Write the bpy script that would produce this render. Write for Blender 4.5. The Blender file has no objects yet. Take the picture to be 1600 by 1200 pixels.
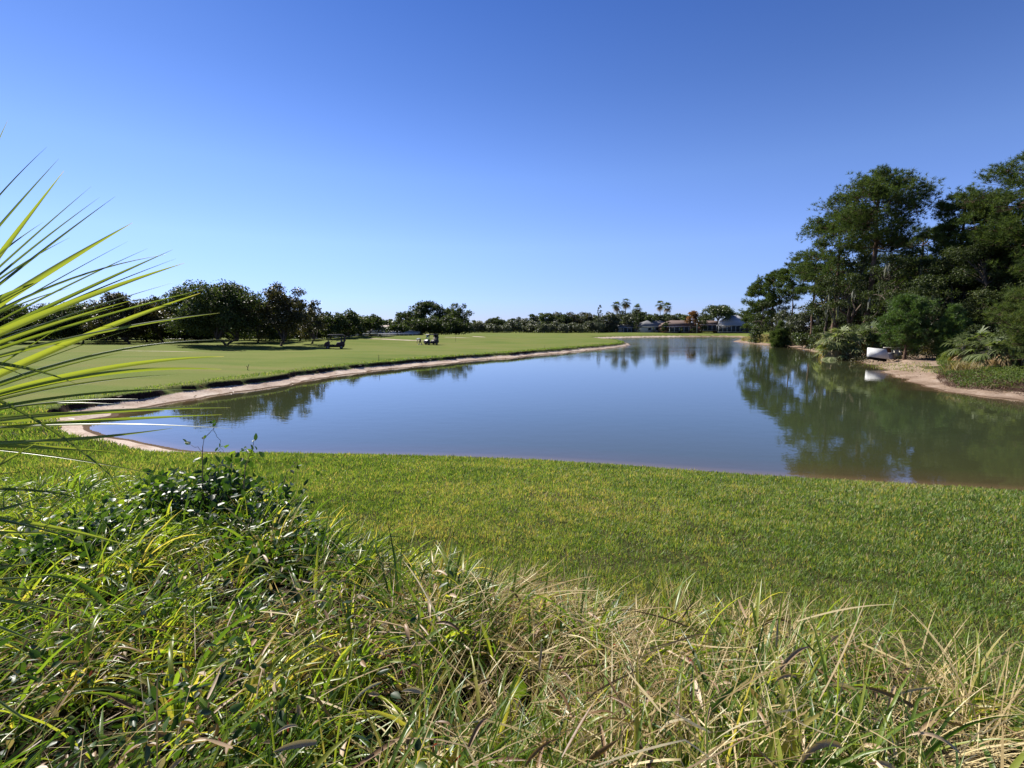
import bpy, math, random
import numpy as np
from mathutils import Vector
R = math.radians
sc = bpy.context.scene
col = sc.collection
rng = np.random.default_rng(7)
random.seed(7)
F = 750.0                     # focal length in photograph pixels (1600 wide)
CAMZ = 4.0                    # eye height above the pond
PITCH = math.atan(88 / F)
CP, SP = math.cos(PITCH), math.sin(PITCH)
SUN_AZ, SUN_EL = -46.0, 41.0  # degrees right of the view direction, above the horizon

# ------------------------------------------------------------------ pixel <-> place
def ray(px, py):
    u, v = (px - 800) / F, (600 - py) / F
    return u, CP + v * SP, -SP + v * CP
def at_depth(px, py, Y):
    d = ray(px, py); t = Y / d[1]
    return np.array((d[0] * t, Y, CAMZ + d[2] * t))
def on_plane(px, py, z=0.0):
    d = ray(px, py); t = (z - CAMZ) / d[2]
    return np.array((d[0] * t, d[1] * t, z))

# ------------------------------------------------------------------ noise
def vnoise(x, y, seed=0):
    x = np.asarray(x, float); y = np.asarray(y, float)
    xi = np.floor(x).astype(np.int64); yi = np.floor(y).astype(np.int64)
    fx = x - xi; fy = y - yi
    fx = fx * fx * (3 - 2 * fx); fy = fy * fy * (3 - 2 * fy)
    def h(a, b):
        n = (a * 374761393 + b * 668265263 + seed * 974711) & 0xffffffff
        n = ((n ^ (n >> 13)) * 1274126177) & 0xffffffff
        n = n ^ (n >> 16)
        return (n & 0xffff) / 65535.0
    a = h(xi, yi); b = h(xi + 1, yi); c = h(xi, yi + 1); d = h(xi + 1, yi + 1)
    return (a + (b - a) * fx) * (1 - fy) + (c + (d - c) * fx) * fy
def fbm(x, y, seed=0, o=3):
    s = 0; a = .5
    for k in range(o):
        s = s + a * vnoise(x * 2 ** k, y * 2 ** k, seed + k * 17); a *= .5
    return s / (1 - .5 ** o)
def sstep(a, b, x):
    t = np.clip((x - a) / (b - a), 0, 1); return t * t * (3 - 2 * t)

# ------------------------------------------------------------------ pond outline and terrain
KN = (.28, .05, .05, .235, 4.0); KB = (.85, .10, .06, .17, 3.0); KL = (1.2, .24, .38, .05, .95)
KF = (2.2, .3, .35, .06, 1.25); KR = (1.8, .24, .34, .07, 1.15); KP = (2.2, .28, .12, .08, 1.3); KX = (2.8, .40, .1, .06, 1.0)
POND = [((480, 709), KN), ((345, 707), KB), ((300, 704), KB), ((249, 696), KB), ((216, 686), KB), ((171, 680), KB), ((135, 671), KB),
  ((150, 659), KL), ((195, 647), KL), ((252, 632), KL), ((330, 620), KL), ((420, 605), KL), ((505, 592), KL), ((605, 577.5), KL), ((705, 567), KL),
  ((780, 561), KL), ((887, 551), KL), ((960, 543.5), KL), ((988, 540), KL), ((978, 535), KL), ((950, 531.4), KF), ((925, 529.8), KF), ((960, 528), KF), ((1031, 526.6), KF),
  ((1100, 526.2), KF), ((1153, 526.4), KF), ((1166, 528.5), KP), ((1140, 533.5), KP), ((1170, 537), KP), ((1200, 540), KP), ((1230, 541), KP), ((1262, 547), KP),
  ((1289, 555), KR), ((1330, 563), KX), ((1359, 568), KX), ((1384, 577), KX), ((1394, 592), KX), ((1440, 605), KX), ((1482, 615), KR), ((1600, 627), KR),
  ((1750, 650), KR), ((1950, 700), KR), ((2000, 790), KN), ((1800, 782), KN), ((1600, 768), KN), ((1300, 750), KN), ((1130, 739), KN),
  ((900, 722), KN), ((700, 713), KN)]
pp = np.array([on_plane(*p)[:2] for p, k in POND]); kk = np.array([k for p, k in POND])
for _ in range(2):
    q = np.roll(pp, -1, 0); r = np.roll(kk, -1, 0)
    pp = np.stack((pp * .75 + q * .25, pp * .25 + q * .75), 1).reshape(-1, 2)
    kk = np.stack((kk * .75 + r * .25, kk * .25 + r * .75), 1).reshape(-1, 5)
def shore(x, y):
    x = np.asarray(x, float).ravel(); y = np.asarray(y, float).ravel()
    A = pp; B = np.roll(pp, -1, 0)
    best = np.full(x.shape, 1e18); inside = np.zeros(x.shape, bool)
    for a, b in zip(A, B):
        d = b - a; L = d @ d + 1e-12
        t = np.clip(((x - a[0]) * d[0] + (y - a[1]) * d[1]) / L, 0, 1)
        q = (x - a[0] - t * d[0]) ** 2 + (y - a[1] - t * d[1]) ** 2
        np.minimum(best, q, out=best)
        if a[1] != b[1]:
            c = ((a[1] > y) != (b[1] > y)) & (x < (b[0] - a[0]) * (y - a[1]) / (b[1] - a[1]) + a[0])
            inside ^= c
    W = np.zeros(x.shape); K = np.zeros((5,) + x.shape)
    for a, k in zip(pp[::2], kk[::2]):
        w = 1.0 / ((x - a[0]) ** 2 + (y - a[1]) ** 2 + .5) ** 3
        W += w
        for i in range(5): K[i] += w * k[i]
    K /= W
    s = np.sqrt(best); s[inside] *= -1
    return s, K
MOUNDS = [(602, 112, 13, .75), (722, 125, 15, .95), (255, 72, 8, .25), (560, 100, 10, .3), (860, 150, 20, .2)]
def terrain(x, y):
    shp = np.shape(x); x = np.asarray(x, float).ravel(); y = np.asarray(y, float).ravel()
    s0, K = shore(x, y)
    bw, bh, sh, g, top = K
    nearness = np.clip((top - 1.2) / 2.5, 0, 1)
    s = s0 + (fbm(x * .35, y * .35, 3) - .5) * (1.7 - 1.5 * nearness) * np.clip(bw, .3, 1.3) + (fbm(x * 1.6, y * 1.6, 9) - .5) * .22 * (1 - nearness)
    z1 = bh + sh
    zb = bh * np.clip(s / bw, 0, 1) ** 1.2
    zs = zb + sh * sstep(0, .4, s - bw)
    e = np.clip(s - bw - .2, 0, None)
    land = (top - z1) * (1 - np.exp(-e * g / np.maximum(top - z1, .1)))
    z = np.where(s < 0, np.maximum(s * .16, -1.3) - .02, zs + land)
    out = sstep(2.5, 7, s)
    az = x / np.maximum(y, 1)
    z = z + out * (1 - nearness) * (fbm(x * .06, y * .06, 5) - .5) * .5
    z = z + out * .30 * sstep(120, 225, y) * sstep(-.33, -.2, az)
    z = z - .8 * sstep(110, 160, y) * (1 - sstep(-.36, -.26, az)) * out
    for (px, d, r, a) in MOUNDS:
        cx = (px - 800) / F * d * .993
        z = z + out * a * np.exp(-((x - cx) ** 2 + (y - d) ** 2 * .5) / (r * r))
    z = z + sstep(.4, 1.5, s) * nearness * (fbm(x * 1.1, y * 1.1, 21) - .5) * .10
    return z.reshape(shp), s.reshape(shp), K.reshape((5,) + shp)
def gz(x, y): return float(terrain(np.array([x]), np.array([y]))[0][0])
def on_ground(px, py, lift=0.0):
    d = np.array(ray(px, py))
    t = np.geomspace(.6, 500, 900) / d[1]
    P = d[None, :] * t[:, None]; P[:, 2] += CAMZ
    z = terrain(P[:, 0], P[:, 1])[0] + lift
    i = np.argmax(P[:, 2] < z)
    if P[i, 2] >= z[i]: i = len(t) - 1
    return P[i]

# ------------------------------------------------------------------ mesh building
class MB:
    """collects vertices and faces, links them as one mesh object"""
    def __init__(s): s.v = []; s.f = []; s.t = []; s.n = 0
    def add(s, v, f, tint=.5):
        v = np.asarray(v, float).reshape(-1, 3); f = np.asarray(f, np.int64)
        s.v.append(v); s.f.append(f + s.n)
        s.t.append(np.broadcast_to(np.asarray(tint, float), (len(v),)).copy()); s.n += len(v)
        return s
    def box(s, c, size, rz=0, tint=.5, ry=0):
        hx, hy, hz = [k / 2 for k in size]
        v = np.array([(x, y, z) for z in (-hz, hz) for x, y in ((-hx, -hy), (hx, -hy), (hx, hy), (-hx, hy))])
        if ry:
            c_, s_ = math.cos(ry), math.sin(ry); v = np.stack((v[:, 0] * c_ + v[:, 2] * s_, v[:, 1], -v[:, 0] * s_ + v[:, 2] * c_), 1)
        c_, s_ = math.cos(rz), math.sin(rz)
        v = np.stack((v[:, 0] * c_ - v[:, 1] * s_, v[:, 0] * s_ + v[:, 1] * c_, v[:, 2]), 1) + np.asarray(c)
        return s.add(v, [(0, 3, 2, 1), (4, 5, 6, 7), (0, 1, 5, 4), (1, 2, 6, 5), (2, 3, 7, 6), (3, 0, 4, 7)], tint)
    def tube(s, pts, rad, n=6, tint=.5, cap=True):
        pts = np.asarray(pts, float); rad = np.broadcast_to(np.asarray(rad, float), (len(pts),))
        tg = np.gradient(pts, axis=0); tg /= np.linalg.norm(tg, axis=1)[:, None] + 1e-9
        ref = np.where(np.abs(tg[:, 2:3]) > .9, np.array([[1., 0, 0]]), np.array([[0, 0, 1.]]))
        a = np.cross(ref, tg); a /= np.linalg.norm(a, axis=1)[:, None] + 1e-9; b = np.cross(tg, a)
        th = np.arange(n) * 2 * math.pi / n
        v = pts[:, None] + rad[:, None, None] * (a[:, None] * np.cos(th)[None, :, None] + b[:, None] * np.sin(th)[None, :, None])
        m = len(pts); i = np.arange(m - 1)[:, None] * n; j = np.arange(n)[None]
        f = np.stack((i + j, i + (j + 1) % n, i + n + (j + 1) % n, i + n + j), -1).reshape(-1, 4)
        base = s.n; s.add(v.reshape(-1, 3), f, tint)
        if cap:
            s.f.append(np.array([list(range(n))[::-1]]) + base); s.f.append(np.array([list(range(n))]) + base + (m - 1) * n)
        return s
    def prism(s, poly, y0, y1, tint=.5):
        """polygon in x,z extruded along y"""
        n = len(poly)
        v = [(x, y0, z) for x, z in poly] + [(x, y1, z) for x, z in poly]
        base = s.n; s.add(v, [(i, (i + 1) % n, n + (i + 1) % n, n + i) for i in range(n)], tint)
        s.f.append(np.array([list(range(n))[::-1]]) + base); s.f.append(np.array([list(range(n, 2 * n))]) + base)
        return s
    def build(s, name, mat, parent=None, loc=None, smooth=False, attrs=None):
        v = np.concatenate(s.v).astype(np.float32)
        me = bpy.data.meshes.new(name)
        fl = [f for f in s.f if len(f)]
        tot = np.concatenate([np.full(len(f), f.shape[1]) for f in fl]); idx = np.concatenate([f.ravel() for f in fl])
        me.vertices.add(len(v)); me.vertices.foreach_set('co', v.ravel())
        me.loops.add(len(idx)); me.loops.foreach_set('vertex_index', idx.astype(np.int32))
        me.polygons.add(len(tot)); st = np.concatenate(([0], np.cumsum(tot)[:-1]))
        me.polygons.foreach_set('loop_start', st.astype(np.int32)); me.polygons.foreach_set('loop_total', tot.astype(np.int32))
        if smooth: me.polygons.foreach_set('use_smooth', np.ones(len(tot), bool))
        me.update(calc_edges=True); me.validate()
        a = me.attributes.new('tint', 'FLOAT', 'POINT'); a.data.foreach_set('value', np.concatenate(s.t).astype(np.float32))
        for k, val in (attrs or {}).items():
            a = me.attributes.new(k, 'FLOAT', 'POINT'); a.data.foreach_set('value', np.asarray(val, np.float32))
        me.materials.append(mat)
        o = bpy.data.objects.new(name, me); col.objects.link(o)
        if parent: o.parent = parent
        if loc is not None: o.location = loc
        return o
def tag(o, label=None, cat=None, group=None, kind=None):
    if label: o['label'] = label
    if cat: o['category'] = cat
    if group: o['group'] = group
    if kind: o['kind'] = kind
    return o
def thing(name, label, cat, loc=(0, 0, 0), rz=0, group=None, scale=1):
    o = bpy.data.objects.new(name, None); col.objects.link(o)
    o.location = Vector([float(c) for c in loc]); o.rotation_euler = (0, 0, rz); o.scale = (scale,) * 3 if np.isscalar(scale) else scale
    return tag(o, label, cat, group)
def copy_tree(o, parent=None):
    c = o.copy(); col.objects.link(c); c.parent = parent
    for ch in [k for k in o.children]: copy_tree(ch, c)
    return c
def dup(o, label, loc, rz=0, scale=1, group=None):
    c = copy_tree(o); c.location = Vector([float(k) for k in loc]); c.rotation_euler = (0, 0, rz); c.scale = (scale,) * 3 if np.isscalar(scale) else scale
    return tag(c, label, None, group)

# ------------------------------------------------------------------ materials
def new_mat(name):
    m = bpy.data.materials.new(name); m.use_nodes = True
    nt = m.node_tree; nt.nodes.clear()
    out = nt.nodes.new('ShaderNodeOutputMaterial')
    return m, nt, out
def ramp(nt, fac, stops):
    r = nt.nodes.new('ShaderNodeValToRGB'); e = r.color_ramp.elements
    while len(e) < len(stops): e.new(.5)
    for el, (p, c) in zip(e, stops): el.position = p; el.color = (*c, 1)
    nt.links.new(fac, r.inputs[0]); return r.outputs[0]
def attr(nt, name):
    a = nt.nodes.new('ShaderNodeAttribute'); a.attribute_name = name; return a.outputs['Fac']
def noise(nt, scale, detail=3, rough=.55, vec=None):
    n = nt.nodes.new('ShaderNodeTexNoise'); n.inputs['Scale'].default_value = scale; n.inputs['Detail'].default_value = detail; n.inputs['Roughness'].default_value = rough
    if vec: nt.links.new(vec, n.inputs['Vector'])
    return n.outputs['Fac']
def coords(nt, scale=(1, 1, 1)):
    c = nt.nodes.new('ShaderNodeTexCoord'); m = nt.nodes.new('ShaderNodeMapping'); m.inputs['Scale'].default_value = scale
    nt.links.new(c.outputs['Object'], m.inputs[0]); return m.outputs[0]
def math_(nt, op, a, b=None, clamp=False):
    n = nt.nodes.new('ShaderNodeMath'); n.operation = op; n.use_clamp = clamp
    for i, k in enumerate((a, b)):
        if k is None: continue
        if hasattr(k, 'links'): nt.links.new(k, n.inputs[i])
        else: n.inputs[i].default_value = k
    return n.outputs[0]
def mixc(nt, fac, a, b, mode='MIX'):
    n = nt.nodes.new('ShaderNodeMixRGB'); n.blend_type = mode
    for i, k in enumerate((fac, a, b)):
        if hasattr(k, 'links'): nt.links.new(k, n.inputs[i])
        elif np.isscalar(k): n.inputs[i].default_value = k
        else: n.inputs[i].default_value = (*k, 1)
    return n.outputs[0]
def bump(nt, h, strength, dist):
    b = nt.nodes.new('ShaderNodeBump'); b.inputs['Strength'].default_value = strength; b.inputs['Distance'].default_value = dist
    nt.links.new(h, b.inputs['Height']); return b.outputs[0]
def principled(nt, out, colour, rough=.6, spec=.5, normal=None, metal=0):
    p = nt.nodes.new('ShaderNodeBsdfPrincipled')
    if hasattr(colour, 'links'): nt.links.new(colour, p.inputs['Base Color'])
    else: p.inputs['Base Color'].default_value = (*colour, 1)
    if hasattr(rough, 'links'): nt.links.new(rough, p.inputs['Roughness'])
    else: p.inputs['Roughness'].default_value = rough
    p.inputs['Specular IOR Level'].default_value = spec; p.inputs['Metallic'].default_value = metal
    if normal: nt.links.new(normal, p.inputs['Normal'])
    if out: nt.links.new(p.outputs[0], out.inputs[0])
    return p
def leaf_mat(name, stops, trans=.4, rough=.45, spec=.5, tgain=(1.25, 1.35, .55)):
    m, nt, out = new_mat(name)
    c = ramp(nt, attr(nt, 'tint'), stops)
    p = principled(nt, None, c, rough, spec)
    t = nt.nodes.new('ShaderNodeBsdfTranslucent')
    nt.links.new(mixc(nt, 1, c, tgain, 'MULTIPLY'), t.inputs[0])
    mx = nt.nodes.new('ShaderNodeMixShader'); mx.inputs[0].default_value = trans
    nt.links.new(p.outputs[0], mx.inputs[1]); nt.links.new(t.outputs[0], mx.inputs[2]); nt.links.new(mx.outputs[0], out.inputs[0])
    return m
def plain(name, colour, rough=.6, spec=.4, var=.25, scale=3, metal=0, bmp=0):
    m, nt, out = new_mat(name)
    n = noise(nt, scale, 4, .6, coords(nt))
    d = tuple(c * (1 - var) for c in colour); l = tuple(min(1, c * (1 + var)) for c in colour)
    principled(nt, out, ramp(nt, n, [(.3, d), (.7, l)]), rough, spec, bump(nt, n, bmp, .05) if bmp else None, metal)
    return m
# ------------------------------------------------------------------ camera, sun, sky
cam = bpy.data.objects.new('camera', bpy.data.cameras.new('camera')); col.objects.link(cam)
cam.data.sensor_width = 36; cam.data.lens = 36 * F / 1600; cam.data.clip_end = 6000; cam.data.clip_start = .05
cam.location = (0, 0, CAMZ); cam.rotation_euler = (math.pi / 2 - PITCH, 0, 0); sc.camera = cam
sun_dir = Vector((math.sin(R(SUN_AZ)) * math.cos(R(SUN_EL)), math.cos(R(SUN_AZ)) * math.cos(R(SUN_EL)), math.sin(R(SUN_EL))))
sun = bpy.data.objects.new('sun', bpy.data.lights.new('sun', 'SUN')); col.objects.link(sun)
sun.data.energy = 5.0; sun.data.angle = R(.5); sun.data.color = (1, .95, .86)
sun.rotation_euler = sun_dir.to_track_quat('Z', 'Y').to_euler()
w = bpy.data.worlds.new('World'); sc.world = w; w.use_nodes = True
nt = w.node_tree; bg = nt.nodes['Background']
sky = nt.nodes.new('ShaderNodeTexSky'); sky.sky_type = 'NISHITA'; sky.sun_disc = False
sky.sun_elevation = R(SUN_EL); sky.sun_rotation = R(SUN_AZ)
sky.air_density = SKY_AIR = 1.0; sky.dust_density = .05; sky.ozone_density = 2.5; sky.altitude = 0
hs = nt.nodes.new('ShaderNodeHueSaturation'); hs.inputs['Hue'].default_value = .512; hs.inputs['Saturation'].default_value = 1.05
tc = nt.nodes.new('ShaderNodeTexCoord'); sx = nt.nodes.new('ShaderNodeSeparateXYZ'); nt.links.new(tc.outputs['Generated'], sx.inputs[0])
sky_tint = ramp(nt, sx.outputs[2], [(0, (.42, .49, .99)), (.06, (.50, .59, 1.05)), (.16, (.68, .76, 1.09)), (.28, (.66, .78, 1.02)), (.42, (.47, .63, .89)), (.56, (.33, .52, .82)), (.66, (.20, .32, .52)), (1, (.14, .24, .42))])   # bluer near the horizon; unseen zenith darkened to cut ambient light
nt.links.new(sky.outputs[0], hs.inputs['Color']); nt.links.new(mixc(nt, 1, hs.outputs[0], sky_tint, 'MULTIPLY'), bg.inputs[0]); bg.inputs[1].default_value = .080
sc.view_settings.view_transform = 'Standard'; sc.view_settings.look = 'None'; sc.view_settings.exposure = .95; sc.view_settings.gamma = 1
sc.render.engine = 'CYCLES'
cy = sc.cycles; cy.max_bounces = 6; cy.diffuse_bounces = 3; cy.glossy_bounces = 3; cy.transmission_bounces = 3; cy.transparent_max_bounces = 6
cy.caustics_reflective = False; cy.caustics_refractive = False; cy.use_denoising = True

# ------------------------------------------------------------------ palettes
M = {}
M['oak'] = leaf_mat('oak_leaf', [(0, (.024, .036, .012)), (.5, (.048, .066, .022)), (.85, (.085, .104, .036)), (1, (.13, .135, .055))], .32, .6, .2)
M['oak_warm'] = leaf_mat('oak_leaf_brownish', [(0, (.03, .03, .012)), (.5, (.055, .052, .02)), (1, (.11, .085, .035))], .3, .5, .3)
M['orange'] = leaf_mat('autumn_leaf', [(0, (.10, .05, .012)), (.5, (.20, .085, .02)), (1, (.32, .15, .035))], .35, .5)
M['light'] = leaf_mat('light_green_leaf', [(0, (.03, .045, .012)), (.5, (.06, .085, .02)), (1, (.12, .145, .04))], .35, .45)
M['grey_green'] = leaf_mat('grey_green_leaf', [(0, (.035, .045, .022)), (.5, (.07, .08, .042)), (1, (.13, .135, .08))], .25, .5)
M['pine'] = leaf_mat('pine_needle', [(0, (.034, .052, .018)), (.5, (.070, .104, .032)), (1, (.15, .175, .05))], .35, .6, .1)
M['young_pine'] = leaf_mat('young_pine_needle', [(0, (.03, .06, .016)), (.5, (.07, .125, .028)), (1, (.15, .22, .05))], .3, .45, .4)
M['palm'] = leaf_mat('palm_leaf', [(0, (.035, .05, .014)), (.5, (.08, .11, .034)), (.8, (.18, .21, .085)), (1, (.30, .32, .17))], .35, .55, .3)
M['dead_palm'] = leaf_mat('dead_palm_leaf', [(0, (.16, .09, .03)), (.5, (.28, .17, .06)), (1, (.42, .32, .17))], .3, .6)
M['moss'] = leaf_mat('hanging_moss', [(0, (.10, .105, .085)), (1, (.24, .24, .2))], .3, .9, .1)
M['bark'] = plain('bark', (.085, .065, .05), .9, .2, .5, 2.5, 0, .6)
M['pine_bark'] = plain('pine_bark', (.12, .075, .052), .9, .2, .5, 3, 0, .6)
M['palm_bark'] = plain('palm_bark', (.17, .14, .11), .9, .2, .4, 5, 0, .5)
M['turf'] = leaf_mat('turf_blade', [(0, (.045, .076, .018)), (.3, (.10, .17, .037)), (.6, (.175, .262, .06)), (.8, (.285, .295, .11)), (1, (.46, .36, .21))], .5, .5, .3, (1.4, 1.35, .45))
M['weed'] = leaf_mat('weed_blade', [(0, (.022, .05, .012)), (.4, (.075, .14, .026)), (.7, (.19, .27, .042)), (.9, (.34, .36, .07)), (1, (.46, .38, .14))], .55, .36, .5, (1.4, 1.4, .45))
M['straw'] = leaf_mat('dry_grass', [(0, (.16, .10, .05)), (.4, (.38, .28, .13)), (.75, (.58, .47, .24)), (1, (.76, .66, .42))], .35, .55, .3, (1.2, 1.1, .8))
M['cover'] = leaf_mat('ground_cover_leaf', [(0, (.04, .062, .016)), (.5, (.09, .13, .03)), (1, (.19, .22, .065))], .4, .55, .2)
M['broad'] = leaf_mat('ground_leaf', [(0, (.018, .038, .012)), (.45, (.036, .075, .02)), (.75, (.08, .14, .028)), (1, (.20, .26, .045))], .45, .42, .45, (1.4, 1.5, .4))
M['litter'] = leaf_mat('dead_leaf', [(0, (.10, .05, .022)), (.4, (.23, .14, .07)), (.7, (.40, .28, .165)), (1, (.60, .49, .36))], .2, .5, .4)
M['red_leaf'] = leaf_mat('red_leaf', [(0, (.16, .02, .02)), (1, (.33, .07, .05))], .4, .4)
M['frond'] = leaf_mat('palmetto_leaf', [(0, (.04, .065, .028)), (.5, (.13, .18, .042)), (.8, (.22, .265, .065)), (1, (.42, .37, .22))], .5, .36, .6, (1.6, 1.5, .45))
M['stem'] = plain('weed_stem', (.16, .11, .07), .7, .3, .4, 30)
M['reed'] = leaf_mat('dry_reed', [(0, (.16, .12, .05)), (.5, (.30, .23, .10)), (1, (.44, .35, .18))], .35, .6)

# ------------------------------------------------------------------ ground sheet
def ground_material():
    m, nt, out = new_mat('ground_surface')
    co = coords(nt)
    big = noise(nt, .09, 4, .6, co); mid = noise(nt, .7, 4, .6, co); fine = noise(nt, 9, 5, .7, co); vfine = noise(nt, 45, 4, .7, co)
    streak = noise(nt, .35, 3, .5, coords(nt, (.18, 1.0, 1)))
    v = math_(nt, 'ADD', math_(nt, 'MULTIPLY', big, .42), math_(nt, 'ADD', math_(nt, 'MULTIPLY', streak, .5), math_(nt, 'MULTIPLY', fine, .3)))
    grass = ramp(nt, v, [(.38, (.068, .106, .022)), (.52, (.102, .138, .03)), (.62, (.132, .155, .04)), (.78, (.17, .16, .058))])
    lawn = ramp(nt, math_(nt, 'ADD', math_(nt, 'MULTIPLY', fine, .5), math_(nt, 'MULTIPLY', vfine, .5)), [(.35, (.02, .02, .009)), (.55, (.06, .058, .022)), (.7, (.13, .095, .05))])
    wild = ramp(nt, math_(nt, 'ADD', math_(nt, 'MULTIPLY', mid, .6), math_(nt, 'MULTIPLY', fine, .4)), [(.35, (.03, .028, .014)), (.5, (.06, .055, .024)), (.68, (.12, .095, .05))])
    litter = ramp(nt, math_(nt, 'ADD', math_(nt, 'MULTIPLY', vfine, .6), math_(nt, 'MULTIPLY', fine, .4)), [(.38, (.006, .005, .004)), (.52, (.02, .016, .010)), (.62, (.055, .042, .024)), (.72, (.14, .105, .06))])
    sand = ramp(nt, math_(nt, 'ADD', math_(nt, 'MULTIPLY', fine, .45), math_(nt, 'MULTIPLY', mid, .55)), [(.3, (.20, .14, .10)), (.46, (.40, .31, .25)), (.60, (.52, .44, .37)), (.7, (.62, .55, .48))])
    sandr = ramp(nt, math_(nt, 'ADD', math_(nt, 'MULTIPLY', fine, .5), math_(nt, 'MULTIPLY', mid, .5)), [(.32, (.11, .075, .05)), (.5, (.235, .17, .125)), (.62, (.33, .26, .205)), (.72, (.42, .35, .29))])
    soil = ramp(nt, fine, [(.35, (.012, .008, .006)), (.65, (.05, .03, .022))])
    wet = ramp(nt, mid, [(.3, (.075, .048, .03)), (.7, (.13, .09, .06))])
    def edge(name, amp=.5, lo=.4, hi=.6):
        k = math_(nt, 'ADD', attr(nt, name), math_(nt, 'MULTIPLY', math_(nt, 'SUBTRACT', math_(nt, 'ADD', math_(nt, 'MULTIPLY', fine, .6), math_(nt, 'MULTIPLY', mid, .4)), .5), amp))
        mr = nt.nodes.new('ShaderNodeMapRange'); mr.interpolation_type = 'SMOOTHSTEP'; mr.inputs[1].default_value = lo; mr.inputs[2].default_value = hi
        nt.links.new(k, mr.inputs[0]); return mr.outputs[0]
    c = mixc(nt, edge('lawn'), grass, lawn)
    c = mixc(nt, edge('wild'), c, wild)
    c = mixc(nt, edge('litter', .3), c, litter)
    s = mixc(nt, edge('redsand'), sand, sandr)
    c = mixc(nt, edge('sand', .9), c, s)
    c = mixc(nt, edge('wet', .3), c, wet)
    c = mixc(nt, edge('soil', .8), c, soil)
    h = math_(nt, 'ADD', math_(nt, 'MULTIPLY', fine, .6), math_(nt, 'MULTIPLY', vfine, .3))
    principled(nt, out, c, .95, .02, bump(nt, h, .6, .05))
    return m
az = np.concatenate((np.linspace(-180, -62, 36)[:-1], np.linspace(-62, 62, 820), np.linspace(62, 180, 36)[1:-1]))
rad = np.concatenate((np.geomspace(.35, 13, 300)[:-1], np.geomspace(13, 22, 150)[:-1], np.geomspace(22, 120, 480)[:-1], np.geomspace(120, 330, 130), np.geomspace(345, 4000, 26)))
AZ, RD = np.meshgrid(np.radians(az), rad)
gx, gy = RD * np.sin(AZ), RD * np.cos(AZ)
gzz, gs, gK = terrain(gx, gy)
bw, bh, sh, gg, top = gK
near = np.clip((top - 1.2) / 2.5, 0, 1) * np.where(gx > 5, 1 - sstep(17, 22, gy), 1)
slope_r = np.abs(np.gradient(gzz, axis=0) / np.gradient(RD, axis=0)); slope_a = np.abs(np.gradient(gzz, axis=1)) / np.maximum(RD * np.radians(.151), 1e-3)
steep = np.maximum(slope_r, slope_a)
sand = 1 - sstep(-.15, .3, gs - bw)
soil = sstep(.35, .8, np.where(np.abs(gs - bw - .12) < .42, steep * .75, 0)) * (1 - near)
redsand = sstep(.2, .5, gx / np.maximum(gy, 1)) * (1 - near * .5) + near * .45
wet = 1 - sstep(.1, .4, gs)
right = sstep(.50, .62, gx / np.maximum(gy, 1) + .002 * (100 - np.clip(gy, 0, 100)))
wild = (1 - near) * right * sstep(.2, 1, gs)
wild = np.maximum(wild, sstep(205, 225, gy) * sstep(-.1, 0, gs - 30) * .0)
lawn = near
# bunkers and the sandy track through the right bank
def spot(px, py, rx, ry, z=None):
    c = on_ground(px, py); return np.exp(-(((gx - c[0]) / rx) ** 2 + ((gy - c[1]) / ry) ** 2) ** 2)
for a in ((618, 531, 7, 1.0), (748, 526.5, 2.0, 1.5), (250, 549, 6, .35), (715, 527.5, 4, .8)):
    sand = np.maximum(sand, spot(*a) * .8)
for a in ((1415, 568, 5, 7), (1440, 558, 4, 6), (1320, 556, 5, 5), (1290, 548, 6, 6)):
    sand = np.maximum(sand, spot(*a) * .9)
# weed border (angle, distance) measured along the ground
WB = [(-300, 790), (0, 775), (200, 765), (330, 790), (450, 825), (560, 880), (700, 925), (850, 955), (1000, 975), (1150, 985), (1300, 1025), (1450, 1065), (1600, 1085), (1900, 1120)]
wb = np.array([on_ground(*p) for p in WB]); wba = np.degrees(np.arctan2(wb[:, 0], wb[:, 1])); wbr = np.hypot(wb[:, 0], wb[:, 1])
def weed_r(a): return np.interp(a, wba, wbr)
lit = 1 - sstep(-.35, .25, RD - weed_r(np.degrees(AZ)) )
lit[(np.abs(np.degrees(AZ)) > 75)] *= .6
g = MB()
nr, na = gx.shape
i = np.arange(nr - 1)[:, None] * na; j = np.arange(na)[None]
f = np.stack((i + j, i + na + j, i + na + (j + 1) % na, i + (j + 1) % na), -1).reshape(-1, 4)[:, ::-1]
g.add(np.stack((gx, gy, gzz), -1).reshape(-1, 3), f)
g.f.append(np.array([list(range(na))[::-1]]))
at = lambda a: np.clip(a, 0, 1).ravel()
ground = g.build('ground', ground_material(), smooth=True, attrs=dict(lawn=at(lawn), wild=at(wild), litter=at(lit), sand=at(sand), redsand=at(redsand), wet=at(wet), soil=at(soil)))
tag(ground, 'grassy ground with fairway, lawn and sandy banks around the pond', kind='structure')

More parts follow.
